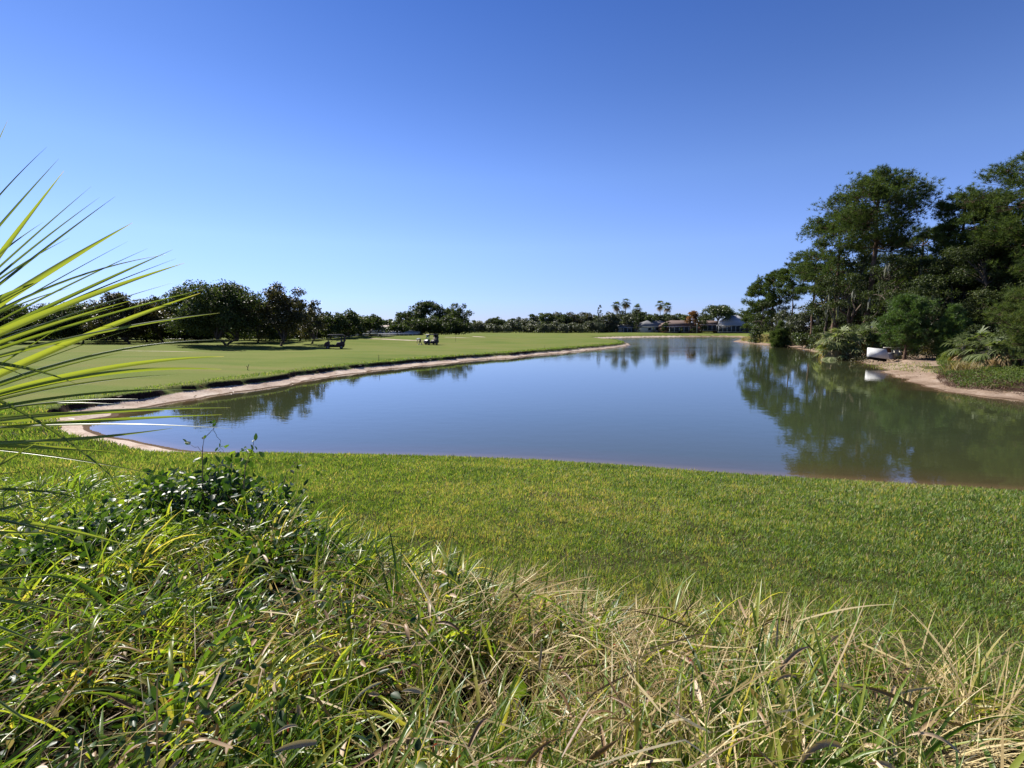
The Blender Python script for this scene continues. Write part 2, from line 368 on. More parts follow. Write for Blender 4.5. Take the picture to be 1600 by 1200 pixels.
# ------------------------------------------------------------------ pond water
def water_material():
    m, nt, out = new_mat('pond_water')
    co = coords(nt, (1, 1, 1))
    c = ramp(nt, attr(nt, 'depth'), [(0, (.13, .085, .045)), (.08, (.06, .05, .024)), (.26, (.043, .048, .02)), (1, (.036, .048, .023))])
    n1 = noise(nt, 1.1, 3, .6, coords(nt, (.8, 1.3, 1))); n2 = noise(nt, 7, 3, .6, co); n3 = noise(nt, .12, 2, .5, co)
    h = math_(nt, 'ADD', math_(nt, 'MULTIPLY', n1, 1.0), math_(nt, 'MULTIPLY', n2, math_(nt, 'MULTIPLY', n3, .16)))
    tc = nt.nodes.new('ShaderNodeTexCoord'); sp = nt.nodes.new('ShaderNodeSeparateXYZ'); nt.links.new(tc.outputs['Object'], sp.inputs[0])
    wind = nt.nodes.new('ShaderNodeMapRange'); wind.interpolation_type = 'SMOOTHSTEP'; wind.inputs[1].default_value = 55; wind.inputs[2].default_value = 170; wind.inputs[3].default_value = .06; wind.inputs[4].default_value = 1.0
    nt.links.new(math_(nt, 'ADD', sp.outputs[1], math_(nt, 'MULTIPLY', math_(nt, 'SUBTRACT', n3, .5), 60)), wind.inputs[0])
    bp = nt.nodes.new('ShaderNodeBump'); bp.inputs['Distance'].default_value = .07; nt.links.new(h, bp.inputs['Height']); nt.links.new(wind.outputs[0], bp.inputs['Strength'])
    p = principled(nt, out, c, math_(nt, 'ADD', .012, math_(nt, 'MULTIPLY', wind.outputs[0], .09)), .5, bp.outputs[0]); p.inputs['IOR'].default_value = 1.75
    return m
sel = gs[:, :] < .9
rows = np.where(sel.any(1))[0]
idx = np.full(gx.shape, -1); keep = sel.copy()
fr = keep[:-1] & keep[1:]; fr = fr & np.roll(fr, -1, 1)
use = np.zeros_like(keep); use[:-1] |= fr; use[1:] |= fr; use |= np.roll(use, 1, 1)
idx[use] = np.arange(use.sum())
ii, jj = np.where(fr)
fw = np.stack((idx[ii, jj], idx[ii, (jj + 1) % na], idx[ii + 1, (jj + 1) % na], idx[ii + 1, jj]), 1)[:, ::-1]
fw = fw[(fw >= 0).all(1)]
wv = np.stack((gx[use], gy[use], np.zeros(use.sum())), 1)
wtr = MB().add(wv, fw).build('pond', water_material(), smooth=True, attrs=dict(depth=np.clip(-gs[use] / 7, 0, 1)))
tag(wtr, 'calm pond water reflecting blue sky and trees', kind='structure')
# street behind the left trees
def ribbon(name, pts, wd, mat, lift=.05, label=None):
    P = np.array([on_plane(px, py, .75) for px, py in pts])
    P = np.stack([np.interp(np.linspace(0, 1, 60), np.linspace(0, 1, len(P)), P[:, k]) for k in range(3)], 1)
    t = np.gradient(P[:, :2], axis=0); t /= np.linalg.norm(t, axis=1)[:, None]; nrm = np.stack((-t[:, 1], t[:, 0]), 1)
    b = MB(); vs = []
    for e in np.linspace(-1, 1, 5):
        q = P[:, :2] + nrm * wd / 2 * e; vs.append(np.column_stack((q, terrain(q[:, 0], q[:, 1])[0] + lift)))
    v = np.concatenate(vs); m = len(P)
    f = [(k * m + q, (k + 1) * m + q, (k + 1) * m + q + 1, k * m + q + 1) for k in range(4) for q in range(m - 1)]
    return tag(b.add(v, f).build(name, mat), label, kind='structure')
M['road'] = plain('pale_concrete', (.52, .50, .47), .85, .2, .12, 2)
ribbon('street', [(-200, 545), (60, 538.5), (290, 533.5), (420, 530.5), (520, 528.5), (600, 527)], 7, M['road'], .06, 'pale street behind the shady oaks')
# ------------------------------------------------------------------ trees
def unit(v): return v / (np.linalg.norm(v, axis=-1, keepdims=True) + 1e-9)
def leaf_quads(b, pos, nrm, L, Wd, tint, r, fold=.12):
    """one lozenge leaf per position, lying across nrm"""
    n = len(pos); t = unit(np.cross(nrm, r.normal(size=(n, 3)))); s = np.cross(nrm, t)
    L = np.broadcast_to(L, (n,))[:, None]; Wd = np.broadcast_to(Wd, (n,))[:, None]
    v = np.stack((pos - t * L * .5, pos + s * Wd * .5 - nrm * Wd * fold, pos + t * L * .5, pos - s * Wd * .5 + nrm * Wd * fold), 1)
    b.add(v.reshape(-1, 3), np.arange(4 * n).reshape(n, 4), np.repeat(tint, 4))
def limb(b, p0, p1, r0, r1, r, sag=.1, n=5, m=4):
    t = np.linspace(0, 1, m + 1)[:, None]; d = np.linalg.norm(p1 - p0)
    pts = p0 + (p1 - p0) * t; pts[1:-1] += r.normal(size=(m - 1, 3)) * d * .05; pts[:, 2] += np.sin(t[:, 0] * math.pi) * d * sag
    b.tube(pts, np.linspace(r0, r1, m + 1), n, .5, False); return pts
def trunk_tube(b, H, r, lean, rr, n=8, r1=.5):
    z = np.linspace(0, 1, 7); p = np.column_stack((lean[0] * z ** 1.3, lean[1] * z ** 1.3, z * H)); p[1:-1, :2] += rr.normal(size=(5, 2)) * r * .3
    rad = r * (1 - (1 - r1) * z); rad[0] *= 1.6; rad[1] *= 1.05; p[0, 2] -= .3
    b.tube(p, rad, n, .5, False); return p
def oak(name, label, H, W, seed, leaf=.4, dens=3.0, clear=.22, mat='oak', stems=1, nclump=40, cat='tree', group=None, moss=0, flat=1.0, tshift=0, bark='bark', cr=(.10, .17), low=-.75):
    r = np.random.default_rng(seed); th = thing(name, label, cat, group=group)
    cz = (clear * H + H) / 2; az_ = (H - clear * H) / 2
    u = unit(r.normal(size=(nclump, 3))); u[:, 2] = np.where(u[:, 2] < low, -u[:, 2], u[:, 2])
    k = r.uniform(.35, .92, nclump)[:, None]
    c = u * k * np.array([W / 2, W / 2, az_]) * np.array([.9, .9, .88 * flat]) + np.array([0, 0, cz])
    rad = W * r.uniform(cr[0], cr[1], nclump)
    c0 = clear * H; lo_, hi_ = c[:, 2].min(), c[:, 2].max(); rr_ = rad.mean() * .66; c[:, 2] = c0 + rr_ + (c[:, 2] - lo_) / max(hi_ - lo_, .01) * max(H - c0 - 2.1 * rr_, .1)
    ext = np.quantile(np.hypot(c[:, 0], c[:, 1]) + rad, .93); c[:, :2] *= (W / 2) / ext
    tb = MB(); forks = []
    for st in range(stems):
        lean = r.normal(size=2) * H * .03 if stems == 1 else np.array([math.cos(st * 2.4 + seed), math.sin(st * 2.4 + seed)]) * W * .10
        p = trunk_tube(tb, max(clear, .12) * H * .95, H * .028 / stems ** .4, lean, r)
        for _ in range(5):
            a = r.uniform(0, 6.28); e = np.array([math.cos(a) * W * .22, math.sin(a) * W * .22, cz - az_ * r.uniform(-.15, .4)])
            q = limb(tb, p[-1] - [0, 0, H * .02 * r.uniform(0, 2)], e, H * .015, H * .008, r); forks.append((e, H * .008))
    fk = np.array([e for e, _ in forks])
    for q in c:
        i = np.argmin(((fk - q) ** 2).sum(1) * r.uniform(.7, 1.3, len(fk))); limb(tb, fk[i], q, H * .006, H * .002, r, .05, 4, 3)
    tb.build('trunk', M[bark], th, smooth=True)
    b = MB(); area = .5 * leaf * leaf * .6
    for q, rd in zip(c, rad):
        n = int(dens * math.pi * rd * rd / area * .62); d = unit(r.normal(size=(n, 3)) + [0, 0, .35])
        pos = q + d * rd * (r.uniform(.15, 1.0, n) ** .6)[:, None] * np.array([1.1, 1.1, .72]) * r.uniform(.8, 1.15, (n, 1))
        nm = unit(d * .6 + r.normal(size=(n, 3)) * .7 + [0, 0, .25])
        L = leaf * r.uniform(.6, 1.3, n)
        leaf_quads(b, pos, nm, L, L * r.uniform(.5, .75, n), np.clip(r.normal(.45 + tshift, .2, n) + r.normal(0, .10), 0, 1), r)
    b.build('crown', M[mat], th)
    for q, rd in (zip(c[:moss], rad[:moss]) if moss else ()):
        m = MB(); p0 = q + np.array([r.normal() * rd * .4, r.normal() * rd * .4, -rd * r.uniform(.2, .6)])
        for _ in range(8):
            L = r.uniform(.8, 2.4); wd = r.uniform(.05, .15); a = r.uniform(0, 3.14); s_ = np.array([math.cos(a), math.sin(a), 0]) * wd
            zz = np.linspace(0, -L, 5); ww = np.array([.6, 1, .9, .6, .08]); off = np.cumsum(r.normal(size=(5, 3)) * [.07, .07, 0], 0)
            pc = p0 + np.column_stack((0 * zz, 0 * zz, zz)) + off
            m.add(np.stack((pc - s_ * ww[:, None], pc + s_ * ww[:, None]), 1).reshape(-1, 3), [(2 * i, 2 * i + 1, 2 * i + 3, 2 * i + 2) for i in range(4)], r.uniform())
        m.build('hanging_moss', M['moss'], th)
    return th
def tufts(b, pos, out, nl, nw, k, r, t0=.5, up=.5):
    n = len(pos); d = unit(r.normal(size=(n, k, 3)) * .75 + out[:, None] * .55 + np.array([0, 0, up]))
    s = unit(np.cross(d, r.normal(size=(n, k, 3)))) * nw / 2
    p = pos[:, None] + np.zeros_like(d); L = nl * r.uniform(.7, 1.15, (n, k, 1))
    v = np.stack((p - s, p + s, p + d * L), 2).reshape(-1, 3)
    tint = np.repeat(np.clip(r.normal(t0, .2, n)[:, None] + r.normal(0, .08, (n, k)), 0, 1).ravel(), 3)
    b.add(v, np.arange(len(v)).reshape(-1, 3), tint)
def pine(name, label, H, prof, seed, nb=42, nt_=34, nl=.42, nw=.05, k=13, mat='pine', tr=.30, lean=(0, 0), cat='tree', group=None, layers=0, up=.5, t0=.45, rise=.15):
    """prof: (height fraction, branch length) pairs, lowest branch first"""
    r = np.random.default_rng(seed); th = thing(name, label, cat, group=group); tb = MB(); b = MB(); nb = int(nb * 1.05); nt_ = int(nt_ * 2.3)
    p = trunk_tube(tb, H * .97, tr, lean, r, 9, .22); pz = p[:, 2]
    hf = np.array([a for a, _ in prof]); bl = np.array([a for _, a in prof])
    zs = np.sort(r.uniform(hf[0], hf[-1], nb))
    if layers: zs = hf[0] + (hf[-1] - hf[0]) * np.clip((np.floor((zs - hf[0]) / (hf[-1] - hf[0]) * layers) + .5) / layers + r.normal(0, .025, nb), 0, 1)
    for i, zf in enumerate(zs):
        z = zf * H; L = np.interp(zf, hf, bl) * r.uniform(.65, 1.1); a = i * 2.4 + r.normal() * .4
        o = np.array([np.interp(z, pz, p[:, 0]), np.interp(z, pz, p[:, 1]), z]); dr = np.array([math.cos(a), math.sin(a), 0])
        e = o + dr * L + [0, 0, L * rise * r.uniform(.3, 1.6)]
        q = limb(tb, o, e, max(.02, L * .016), .012, r, -.04, 5, 4)
        n = max(6, int(nt_ * (L / bl.max()) ** 1.1)); t = r.uniform(.28, 1.0, n) ** .75
        side = np.array([-dr[1], dr[0], 0]); npad = max(3, int(3 + 3.2 * L / bl.max())); tp_ = np.sort(r.uniform(.35, 1.0, npad)); tp_[-1] = 1
        offp = r.normal(size=npad) * .26 * L * (1.15 - tp_ * .7); up_ = r.normal(size=npad) * .05 * L + .05 * L; pr_ = L * r.uniform(.07, .13, npad) + .14
        pid = r.integers(0, npad, n); pc = o + (e - o) * tp_[:, None] + side * offp[:, None] + np.column_stack((0 * tp_, 0 * tp_, up_)); t = tp_[pid]
        pos = pc[pid] + np.clip(r.normal(size=(n, 3)), -1.6, 1.6) * pr_[pid][:, None] * np.array([.9, .9, .6])
        for qn in range(0, n, 4): tb.tube(np.array([o + (e - o) * t[qn] * .85, pos[qn]]), [.018, .008], 3, .5, False)
        tufts(b, pos, np.broadcast_to(dr, (n, 3)), nl, nw, k, r, t0, up)
    n = 14; tufts(b, np.array([p[-1]]) + r.normal(size=(n, 3)) * [bl[-1] * .4, bl[-1] * .4, .25], unit(r.normal(size=(n, 3))), nl, nw, k, r, t0 + .1, .7)
    tb.build('trunk', M['pine_bark'], th, smooth=True); b.build('crown', M[mat], th)
    return th
def fan(b, hub, axis, nrm, Rr, nb, spread, r, wf=.075, droop=.35, t0=.5, seg=4, keel=.0):
    """a palm fan leaf: blades radiating from the hub in the plane of axis x nrm"""
    axis = unit(np.asarray(axis, float)); nrm = unit(np.asarray(nrm, float) - axis * np.dot(nrm, axis)); sd = np.cross(nrm, axis)
    for i in range(nb):
        f_ = i / (nb - 1) * 2 - 1; a = f_ * spread / 2 + r.normal() * .03
        d = axis * math.cos(a) + sd * math.sin(a) + nrm * (.12 * abs(f_) + r.normal() * .05); d = unit(d)
        L = Rr * (1 - .28 * abs(f_) ** 2) * r.uniform(.9, 1.06); t = np.linspace(0, 1, seg + 1)
        p = hub + d * (t * L)[:, None]; p[:, 2] -= droop * L * t ** 2.6 * r.uniform(.5, 1.4)
        s_ = unit(np.cross(d, nrm)); ww = Rr * wf * np.interp(t, [0, .35, .7, 1], [.25, 1, .65, .05]) * r.uniform(.85, 1.1)
        v = np.stack((p - s_ * ww[:, None] / 2, p + s_ * ww[:, None] / 2), 1).reshape(-1, 3)
        b.add(v, [(2 * q, 2 * q + 1, 2 * q + 3, 2 * q + 2) for q in range(seg)], np.clip(t0 + r.normal() * .13, 0, 1))
def fan_head(leaves, dead, stalk, top, n, ndead, Rr, pet, r, lo=-.4, nb=17, wf=.085, droop=.35, t0=.45):
    for i in range(n + ndead):
        dd = i >= n; a = i * 2.4 + r.normal() * .3
        el = r.uniform(-1.2, -.6) if dd else r.uniform(lo, 1.35)
        d = np.array([math.cos(a) * math.cos(el), math.sin(a) * math.cos(el), math.sin(el)]); L = pet * r.uniform(.7, 1.15)
        hub = top + d * L + [0, 0, -.12 * L]; stalk.tube(np.array([top, top + d * L * .55 + [0, 0, .02], hub]), [.022, .016, .012], 4, .5, False)
        upv = np.array([0, 0, 1.]) if abs(d[2]) < .95 else np.array([1., 0, 0])
        fan(dead if dd else leaves, hub, d + [0, 0, -.25], upv, Rr * r.uniform(.85, 1.1), nb, 2.9, r, wf, droop * (2 if dd else 1), t0)
def palm(name, label, H, seed, Rr=1.1, pet=.9, n=26, nd=9, lean=(0, 0), group=None):
    r = np.random.default_rng(seed); th = thing(name, label, 'palm', group=group); tb = MB(); l = MB(); d = MB(); s_ = MB()
    p = trunk_tube(tb, H - Rr - pet * .6, .24, lean, r, 8, .75); fan_head(l, d, s_, p[-1], n, nd, Rr, pet, r, -.5, 13, .11)
    s_.f and tb.v.extend(s_.v); 
    if s_.f: tb.f.extend([f + tb.n for f in s_.f]); tb.t.extend(s_.t); tb.n += s_.n
    tb.build('trunk', M['palm_bark'], th, smooth=True); l.build('crown', M['palm'], th); d.build('dead_frond_skirt', M['dead_palm'], th)
    return th
def palmetto(name, label, seed, heads, Rr=.75, pet=.8, n=16, nd=4, t0=.5, cat='palmetto', group=None):
    r = np.random.default_rng(seed); th = thing(name, label, cat, group=group); tb = MB(); l = MB(); d = MB()
    for (x, y, h) in heads:
        tb.tube(np.array([(x, y, -.2), (x + r.normal() * .1, y, h * .5), (x, y, h)]), [.16, .13, .12], 6, .5, False)
        fan_head(l, d, tb, np.array([x, y, h]), n, nd, Rr, pet, r, -.35, 15, .115, .5, t0)
    tb.build('trunk', M['palm_bark'], th, smooth=True); l.build('fronds', M['palm'], th)
    if nd: d.build('dead_fronds', M['dead_palm'], th)
    return th
def base(px, d, up=0.0):
    x = (px - 800) / F * d * .993; return np.array((x, d, gz(x, d) - .02 + up))
def height_for(px, py, d): return at_depth(px, py, d)[2] - base(px, d)[2]
def put(o, px, d, rz=0):
    o.location = Vector(base(px, d)); o.rotation_euler = (0, 0, rz); return o

# ---- left: shady oaks beside the fairway
LEFT = [ # px, top, depth, crown width px, clear, stems, label
  (-40, 452, 70, 120, .15, 1, 'dark oak at the far left edge behind the palmetto blades'),
  (55, 486, 80, 100, .2, 1, 'low dark oak seen between palmetto blades, leftmost inside the picture'),
  (128, 474, 80, 105, .2, 1, 'dark oak behind the palmetto leaf tips, left of a taller dense oak'),
  (200, 457, 78, 100, .2, 2, 'dense dark oak left of the big spreading oak, crossed by palmetto tips'),
  (252, 462, 84, 80, .2, 1, 'dark oak close to the left side of the big spreading oak'),
  (352, 440, 75, 135, .16, 3, 'biggest oak of the left fairway edge, broad dark crown on forked trunks'),
  (438, 440, 76, 82, .18, 2, 'tall narrow oak right beside the biggest oak on the left fairway edge'),
  (487, 468, 84, 46, .18, 1, 'small thin topped oak just right of the tall narrow oak'),
  (515, 487, 98, 50, .22, 1, 'low dark oak behind the left golf cart'),
  (545, 484, 102, 60, .26, 1, 'round dark oak right of the left golf cart'),
  (578, 490, 108, 50, .28, 1, 'small dark oak left of the tan gabled house'),
  (310, 485, 100, 90, .15, 1, 'dark oak filling in behind the biggest oak, to its left'),
  (420, 490, 104, 80, .15, 1, 'dark oak filling in behind the two tall oaks'),
  (160, 490, 104, 110, .15, 1, 'low dark oak in the second row behind the palmetto tips'),
  (70, 496, 100, 110, .15, 1, 'low dark oak in the second row at the left edge'),
  (20, 489, 90, 90, .05, 1, 'small dark oak filling the gap at the far left edge behind the first row'), (175, 480, 92, 90, .05, 1, 'small dark oak filling the gap left of the dense oak'),
  (228, 476, 92, 80, .05, 1, 'small dark oak filling the gap right of the dense oak'), (288, 474, 90, 90, .05, 1, 'small dark oak filling the gap left of the biggest oak'),
  (402, 468, 90, 90, .05, 1, 'small dark oak between the biggest oak and the tall narrow oak'), (468, 484, 96, 60, .05, 1, 'small dark oak behind the tall narrow oak on its right'),
  (502, 489, 108, 60, .1, 1, 'low dark oak in the second row above the left golf cart'), (562, 493, 116, 60, .1, 1, 'low dark oak in the second row left of the tan gabled house')]
for k, (px, ty, d, wpx, cl, st, lab) in enumerate(LEFT):
    H = height_for(px, ty, d); W = wpx * d / F
    put(oak('oak_tree', lab, H, W * 1.22, 100 + k, .32 if d < 90 else .42, 2.4, cl * .45, 'oak_warm' if k in (3, 6, 7) else 'oak', st, 64 if wpx > 80 else 40, group='oaks along the left fairway edge', cr=(.085, .14), low=-.9, tshift=.03), px, d)
hedge = None
for k, px in enumerate(list(range(-120, 600, 30))):
    d = 118 + 16 * math.sin(k * 1.7) + max(0, px) * .03; s_ = .8 + .35 * abs(math.sin(k * 2.3))
    if hedge is None:
        hedge = put(oak('garden_tree', 'dark low garden tree behind the street at the left', 5.2, 8.5, 190, .5, 2.2, .02, 'oak', 1, 26, group='garden trees behind the street', cr=(.12, .2), low=-.8), px, d); hedge.scale = (s_,) * 3
    else: dup(hedge, 'dark low garden tree behind the street at the left', base(px, d), k * 1.3, s_, 'garden trees behind the street')
sh0 = None
for k, px in enumerate(range(-140, 520, 22)):
    d = 97 + 5 * math.sin(k * 2.1) + max(0, px) * .02; s_ = .75 + .4 * abs(math.sin(k * 1.9))
    if sh0 is None:
        sh0 = put(oak('hedge_shrub', 'dark shrub in the shade below the left oaks', 2.4, 5.0, 191, .3, 2.2, 0, 'oak', 1, 18, 'shrub', 'shrubs below the left oaks', cr=(.14, .22), low=-.4), px, d); sh0.scale = (s_,) * 3
    else: dup(sh0, 'dark shrub in the shade below the left oaks', base(px, d), k * 1.3, s_, 'shrubs below the left oaks')
# ---- dark clump in the middle left
CL = [(614, 497, 150, 48, 'light', 'lighter green leafy tree behind the tan gabled house'), (632, 486, 148, 46, 'oak', 'dark tree at the left shoulder of the tall grove'),
  (652, 475, 150, 52, 'oak', 'dark tree left of the middle in the tall grove behind the right golf cart'), (672, 470, 152, 58, 'oak', 'tallest dark tree of the grove behind the right golf cart'),
  (697, 480, 150, 50, 'oak', 'dark tree in the dip of the grove, right of its tallest tree'), (716, 474, 146, 50, 'oak', 'rounded dark tree ending the grove on its right side'),
  (622, 506, 125, 46, 'oak', 'small umbrella shaped oak in front of the screened porch'), (690, 492, 138, 70, 'oak', 'low dark bushy tree in front of the grove, right of the golf cart'), (655, 494, 140, 60, 'oak', 'low dark bushy tree in front of the grove, behind the golfer'),(724, 503, 140, 34, 'oak', 'lowest dark bushy tree at the right foot of the grove')]
for k, (px, ty, d, wpx, mt, lab) in enumerate(CL):
    H = height_for(px, ty, d); W = wpx * d / F
    put(oak('grove_tree', lab, H, W, 200 + k, .55, 2.6, .3 if k == 6 else .04, mt, 1, 34, group='trees of the dark grove', cr=(.10, .18)), px, d)
# ---- far treeline: a few kinds, copied along the back of the fairway
prot = []
for k, (mt, W, cl) in enumerate((('oak', 11, .06), ('oak', 14, .05), ('grey_green', 12, .05), ('light', 11, .08), ('oak_warm', 13, .05))):
    prot.append(oak('treeline_tree', 'dark green tree in the dense far treeline behind the fairway', 12, W, 300 + k, .8, 2.6, 0, mt, 1, 30, group='trees of the far treeline', cr=(.11, .19), tshift=.12))
FAR = [(742, 499), (753, 500), (765, 497), (775, 493), (788, 498), (800, 496), (811, 494), (822, 496), (833, 489), (845, 487), (857, 487), (868, 486), (880, 489), (893, 486), (908, 486), (922, 487),
  (950, 486), (972, 484), (990, 483), (1008, 486), (1024, 488), (1043, 487), (1060, 488), (1146, 486), (1162, 485), (1182, 488), (1100, 486), (1215, 488), (1250, 486), (1290, 484)]
used = set(); rr = np.random.default_rng(5)
WLAB = {'oak': 'dark green tree in the dense far treeline behind the fairway', 'grey_green': 'greyish green tree in the dense far treeline behind the fairway', 'light': 'lighter green tree in the dense far treeline behind the fairway', 'oak_warm': 'brownish tree in the dense far treeline behind the fairway'}
KM = ['oak', 'oak', 'grey_green', 'light', 'oak_warm']
FAR += [(px + 6, ty + 4) for px, ty in FAR if px < 935] + [(px + 8, ty + 5) for px, ty in FAR if px > 935 and px < 1190] + [(735, 503), (942, 494), (981, 489), (1016, 491), (1034, 491), (1052, 491), (1072, 490)]
for k, (px, ty) in enumerate(FAR):
    d = 262 + rr.uniform(-14, 22); H = height_for(px, ty + .5, d); j = 4 if px in (893, 908, 922) else int(rr.integers(0, 4)); s_ = H / 12.3
    loc = base(px, d); o = prot[j]; sx = s_ * rr.uniform(1.0, 1.3)
    if j in used: dup(o, WLAB[KM[j]], loc, rr.uniform(0, 6.28), (sx, sx, s_), 'trees of the far treeline')
    else: used.add(j); o.location = Vector(loc); o.scale = (sx, sx, s_); o['label'] = WLAB[KM[j]]
for j, o in enumerate(prot):
    if j not in used:
        for c in list(o.children): bpy.data.objects.remove(c)
        bpy.data.objects.remove(o)
# brush in front of the far treeline
bush0 = None
for k in range(40):
    px = 738 + k * 11 + rr.uniform(-3, 3)
    if px > 930 and px < 1190: continue
    d = 236 + rr.uniform(-8, 8); loc = base(px, d); s_ = rr.uniform(.7, 1.2)
    if bush0 is None:
        bush0 = oak('roadside_bush', 'low olive bush at the foot of the far treeline', 5.5, 9, 350, .6, 2.2, .0, 'grey_green', 1, 22, 'bush', 'bushes at the foot of the far treeline', cr=(.13, .22), tshift=.15); bush0.location = Vector(loc); bush0.scale = (s_,) * 3
    else: dup(bush0, 'low olive bush at the foot of the far treeline', loc, rr.uniform(0, 6), s_, 'bushes at the foot of the far treeline')
# ---- around the far houses
def tree_at(name, lab, px, ty, d, wpx, mat, seed, leaf=.7, clear=.05, ncl=30, cat='tree', **kw):
    return put(oak(name, lab, height_for(px, ty, d), wpx * d / F, seed, leaf, kw.pop('dens', 2.5), clear, mat, 1, ncl, cat, **kw), px, d)
tree_at('round_bush', 'large clipped round olive bush left of the grey roofed house', 936, 496, 244, 26, 'grey_green', 401, .5, 0, 40, 'bush', low=-.2, tshift=.05)
tree_at('upright_tree', 'small upright dark tree poking above the treeline left of the palm pair', 936, 476, 268, 13, 'oak', 402, .6, .45, 16)
tree_at('orange_tree', 'orange brown autumn tree standing before the red roofed house', 1081, 484, 234, 27, 'orange', 403, .6, .30, 34)
tree_at('spreading_oak', 'spreading green oak between the orange tree and the pale gable roof', 1120, 475, 235, 54, 'light', 404, .6, .45, 40, tshift=-.15)
tree_at('leafy_tree', 'green tree right of the palm pair behind the grey roof', 1000, 487, 275, 30, 'oak', 405, .6, .1, 26)
tree_at('leafy_tree', 'dark green tree between the round bush and the palm pair', 958, 492, 280, 30, 'oak', 406, .6, .05, 26)
tree_at('yellowish_shrub', 'yellow green shrub tree hiding the right end of the pale gabled house', 1168, 488, 222, 24, 'light', 407, .55, .03, 26, 'shrub', tshift=.15)
tree_at('leafy_tree', 'small dark tree directly under the single dark palm', 995, 494, 243, 14, 'oak', 408, .55, .05, 18)
tree_at('leafy_tree', 'dark tree standing between the grey roof and the red brown roof', 1040, 497, 236, 18, 'oak', 412, .6, .1, 20)
tree_at('leafy_tree', 'dark tree at the joint of the low brick house and the red brown roof', 1098, 494, 235, 20, 'oak', 413, .6, .1, 20)
tree_at('porch_shrub', 'green shrub beside the red roofed porch', 1064, 511, 232, 10, 'oak', 409, .45, 0, 14, 'shrub')
tree_at('porch_shrub', 'dark green shrub under the orange tree', 1085, 512, 231, 14, 'oak', 410, .45, 0, 14, 'shrub')
tree_at('porch_shrub', 'dark shrub at the corner of the grey roofed house', 1021, 511, 238, 9, 'oak', 411, .45, 0, 14, 'shrub')
for k, (px, ty, d, H_, lab, lean) in enumerate(((963.5, 468, 288, 0, 'left palm of the touching pair above the treeline', (-.4, 0)), (976, 464, 290, 0, 'right and taller palm of the touching pair above the treeline', (.5, 0)),
    (994.5, 473, 284, 0, 'single darker palm right of the touching pair', (0, 0)), (1031, 467, 300, 0, 'taller palm of the leaning pair right of the middle', (-.3, 0)), (1039, 470, 292, 0, 'shorter leaning palm of the right hand pair', (1.0, 0)))):
    put(palm('fan_palm', lab, height_for(px, ty, d), 420 + k, 2.3, 1.7, 26, 7, lean, 'tall palms above the far treeline'), px, d)

# ---- right bank forest
def rp(px, ty, d, prof, lab, seed, nb, nt_, **kw):
    H = height_for(px, ty, d)
    return put(pine(kw.pop('name', 'pine_tree'), lab, H, [(a, wpx * d / F) for a, wpx in prof], seed, nb, nt_, **kw), px, d)
G = 'pines of the right bank wood'
rp(1356, 275, 74, [(.56, 48), (.64, 68), (.73, 76), (.83, 70), (.93, 50), (1, 22)], 'tallest open crowned pine with flat topped crown and thick bare trunk', 501, 62, 62, tr=.52, group=G, nl=.55, nw=.055)
rp(1302, 335, 82, [(.42, 40), (.6, 58), (.75, 62), (.9, 42), (1, 18)], 'broad pine just left of the tallest pine', 502, 46, 50, tr=.38, group=G, nl=.55, nw=.06)
rp(1268, 392, 98, [(.5, 24), (.65, 38), (.85, 32), (1, 12)], 'slender pine second left of the tallest pine', 503, 36, 34, tr=.28, group=G, nl=.6, nw=.07)
rp(1236, 403, 116, [(.5, 16), (.7, 26), (.88, 24), (1, 10)], 'thin pale trunked pine with sky showing round its stem', 504, 28, 26, tr=.2, group=G, nl=.7, nw=.08)
rp(1205, 428, 128, [(.25, 22), (.5, 34), (.75, 34), (1, 12)], 'leftmost pine on the point, with dark leaning limbs', 505, 40, 34, tr=.32, group=G, nl=.7, nw=.09)
rp(1182, 447, 132, [(.15, 14), (.5, 24), (.85, 18), (1, 8)], 'small pine at the very tip of the wooded point', 506, 30, 26, tr=.2, group=G, nl=.7, nw=.09)
rp(1430, 358, 86, [(.4, 40), (.6, 60), (.8, 56), (1, 22)], 'pine behind and right of the tallest pine', 507, 44, 48, tr=.36, group=G, nl=.55, nw=.06)
rp(1488, 300, 66, [(.45, 36), (.62, 46), (.8, 44), (.92, 34), (1, 16)], 'flat topped pine in the gap right of the tallest pine', 508, 48, 56, tr=.38, group=G, nl=.5, nw=.055)
rp(1600, 232, 58, [(.35, 60), (.55, 92), (.75, 84), (.9, 56), (1, 20)], 'huge dark pine rising out of the right edge of the picture', 509, 70, 70, tr=.5, group=G, nl=.5, nw=.05)
rp(1552, 305, 64, [(.4, 50), (.6, 60), (.85, 46), (1, 16)], 'pine tucked left of the huge pine at the right edge', 510, 44, 52, tr=.36, group=G, nl=.5, nw=.05)
rp(1690, 215, 62, [(.3, 60), (.6, 100), (.9, 50), (1, 20)], 'tall pine beyond the right edge of the picture', 511, 50, 50, tr=.45, group=G, nl=.5, nw=.055)
rp(1648, 395, 33, [(.05, 50), (.3, 75), (.6, 52), (.85, 24), (1, 8)], 'soft needled young pine reaching in from the right edge', 512, 60, 80, tr=.16, mat='pine', t0=.62, nl=.32, nw=.022, k=16, rise=.35)
OG = 'broadleaf trees of the right bank wood'
def ro(px, ty, d, wpx, lab, seed, leaf, ncl, mat='oak', **kw):
    return put(oak('forest_oak', lab, height_for(px, ty, d), wpx * d / F, seed, leaf, kw.pop('dens', 1.9), kw.pop('clear', .08), mat, kw.pop('stems', 1), ncl, group=OG, **kw), px, d)
ro(1528, 362, 62, 165, 'big glossy leaved broadleaf tree filling the right side of the wood', 521, .20, 90, dens=2.0, cr=(.07, .12), low=-.9, tshift=.1)
ro(1468, 392, 65, 110, 'glossy broadleaf tree left of the big glossy one', 522, .2, 60, dens=2.0, cr=(.08, .13), tshift=.08)
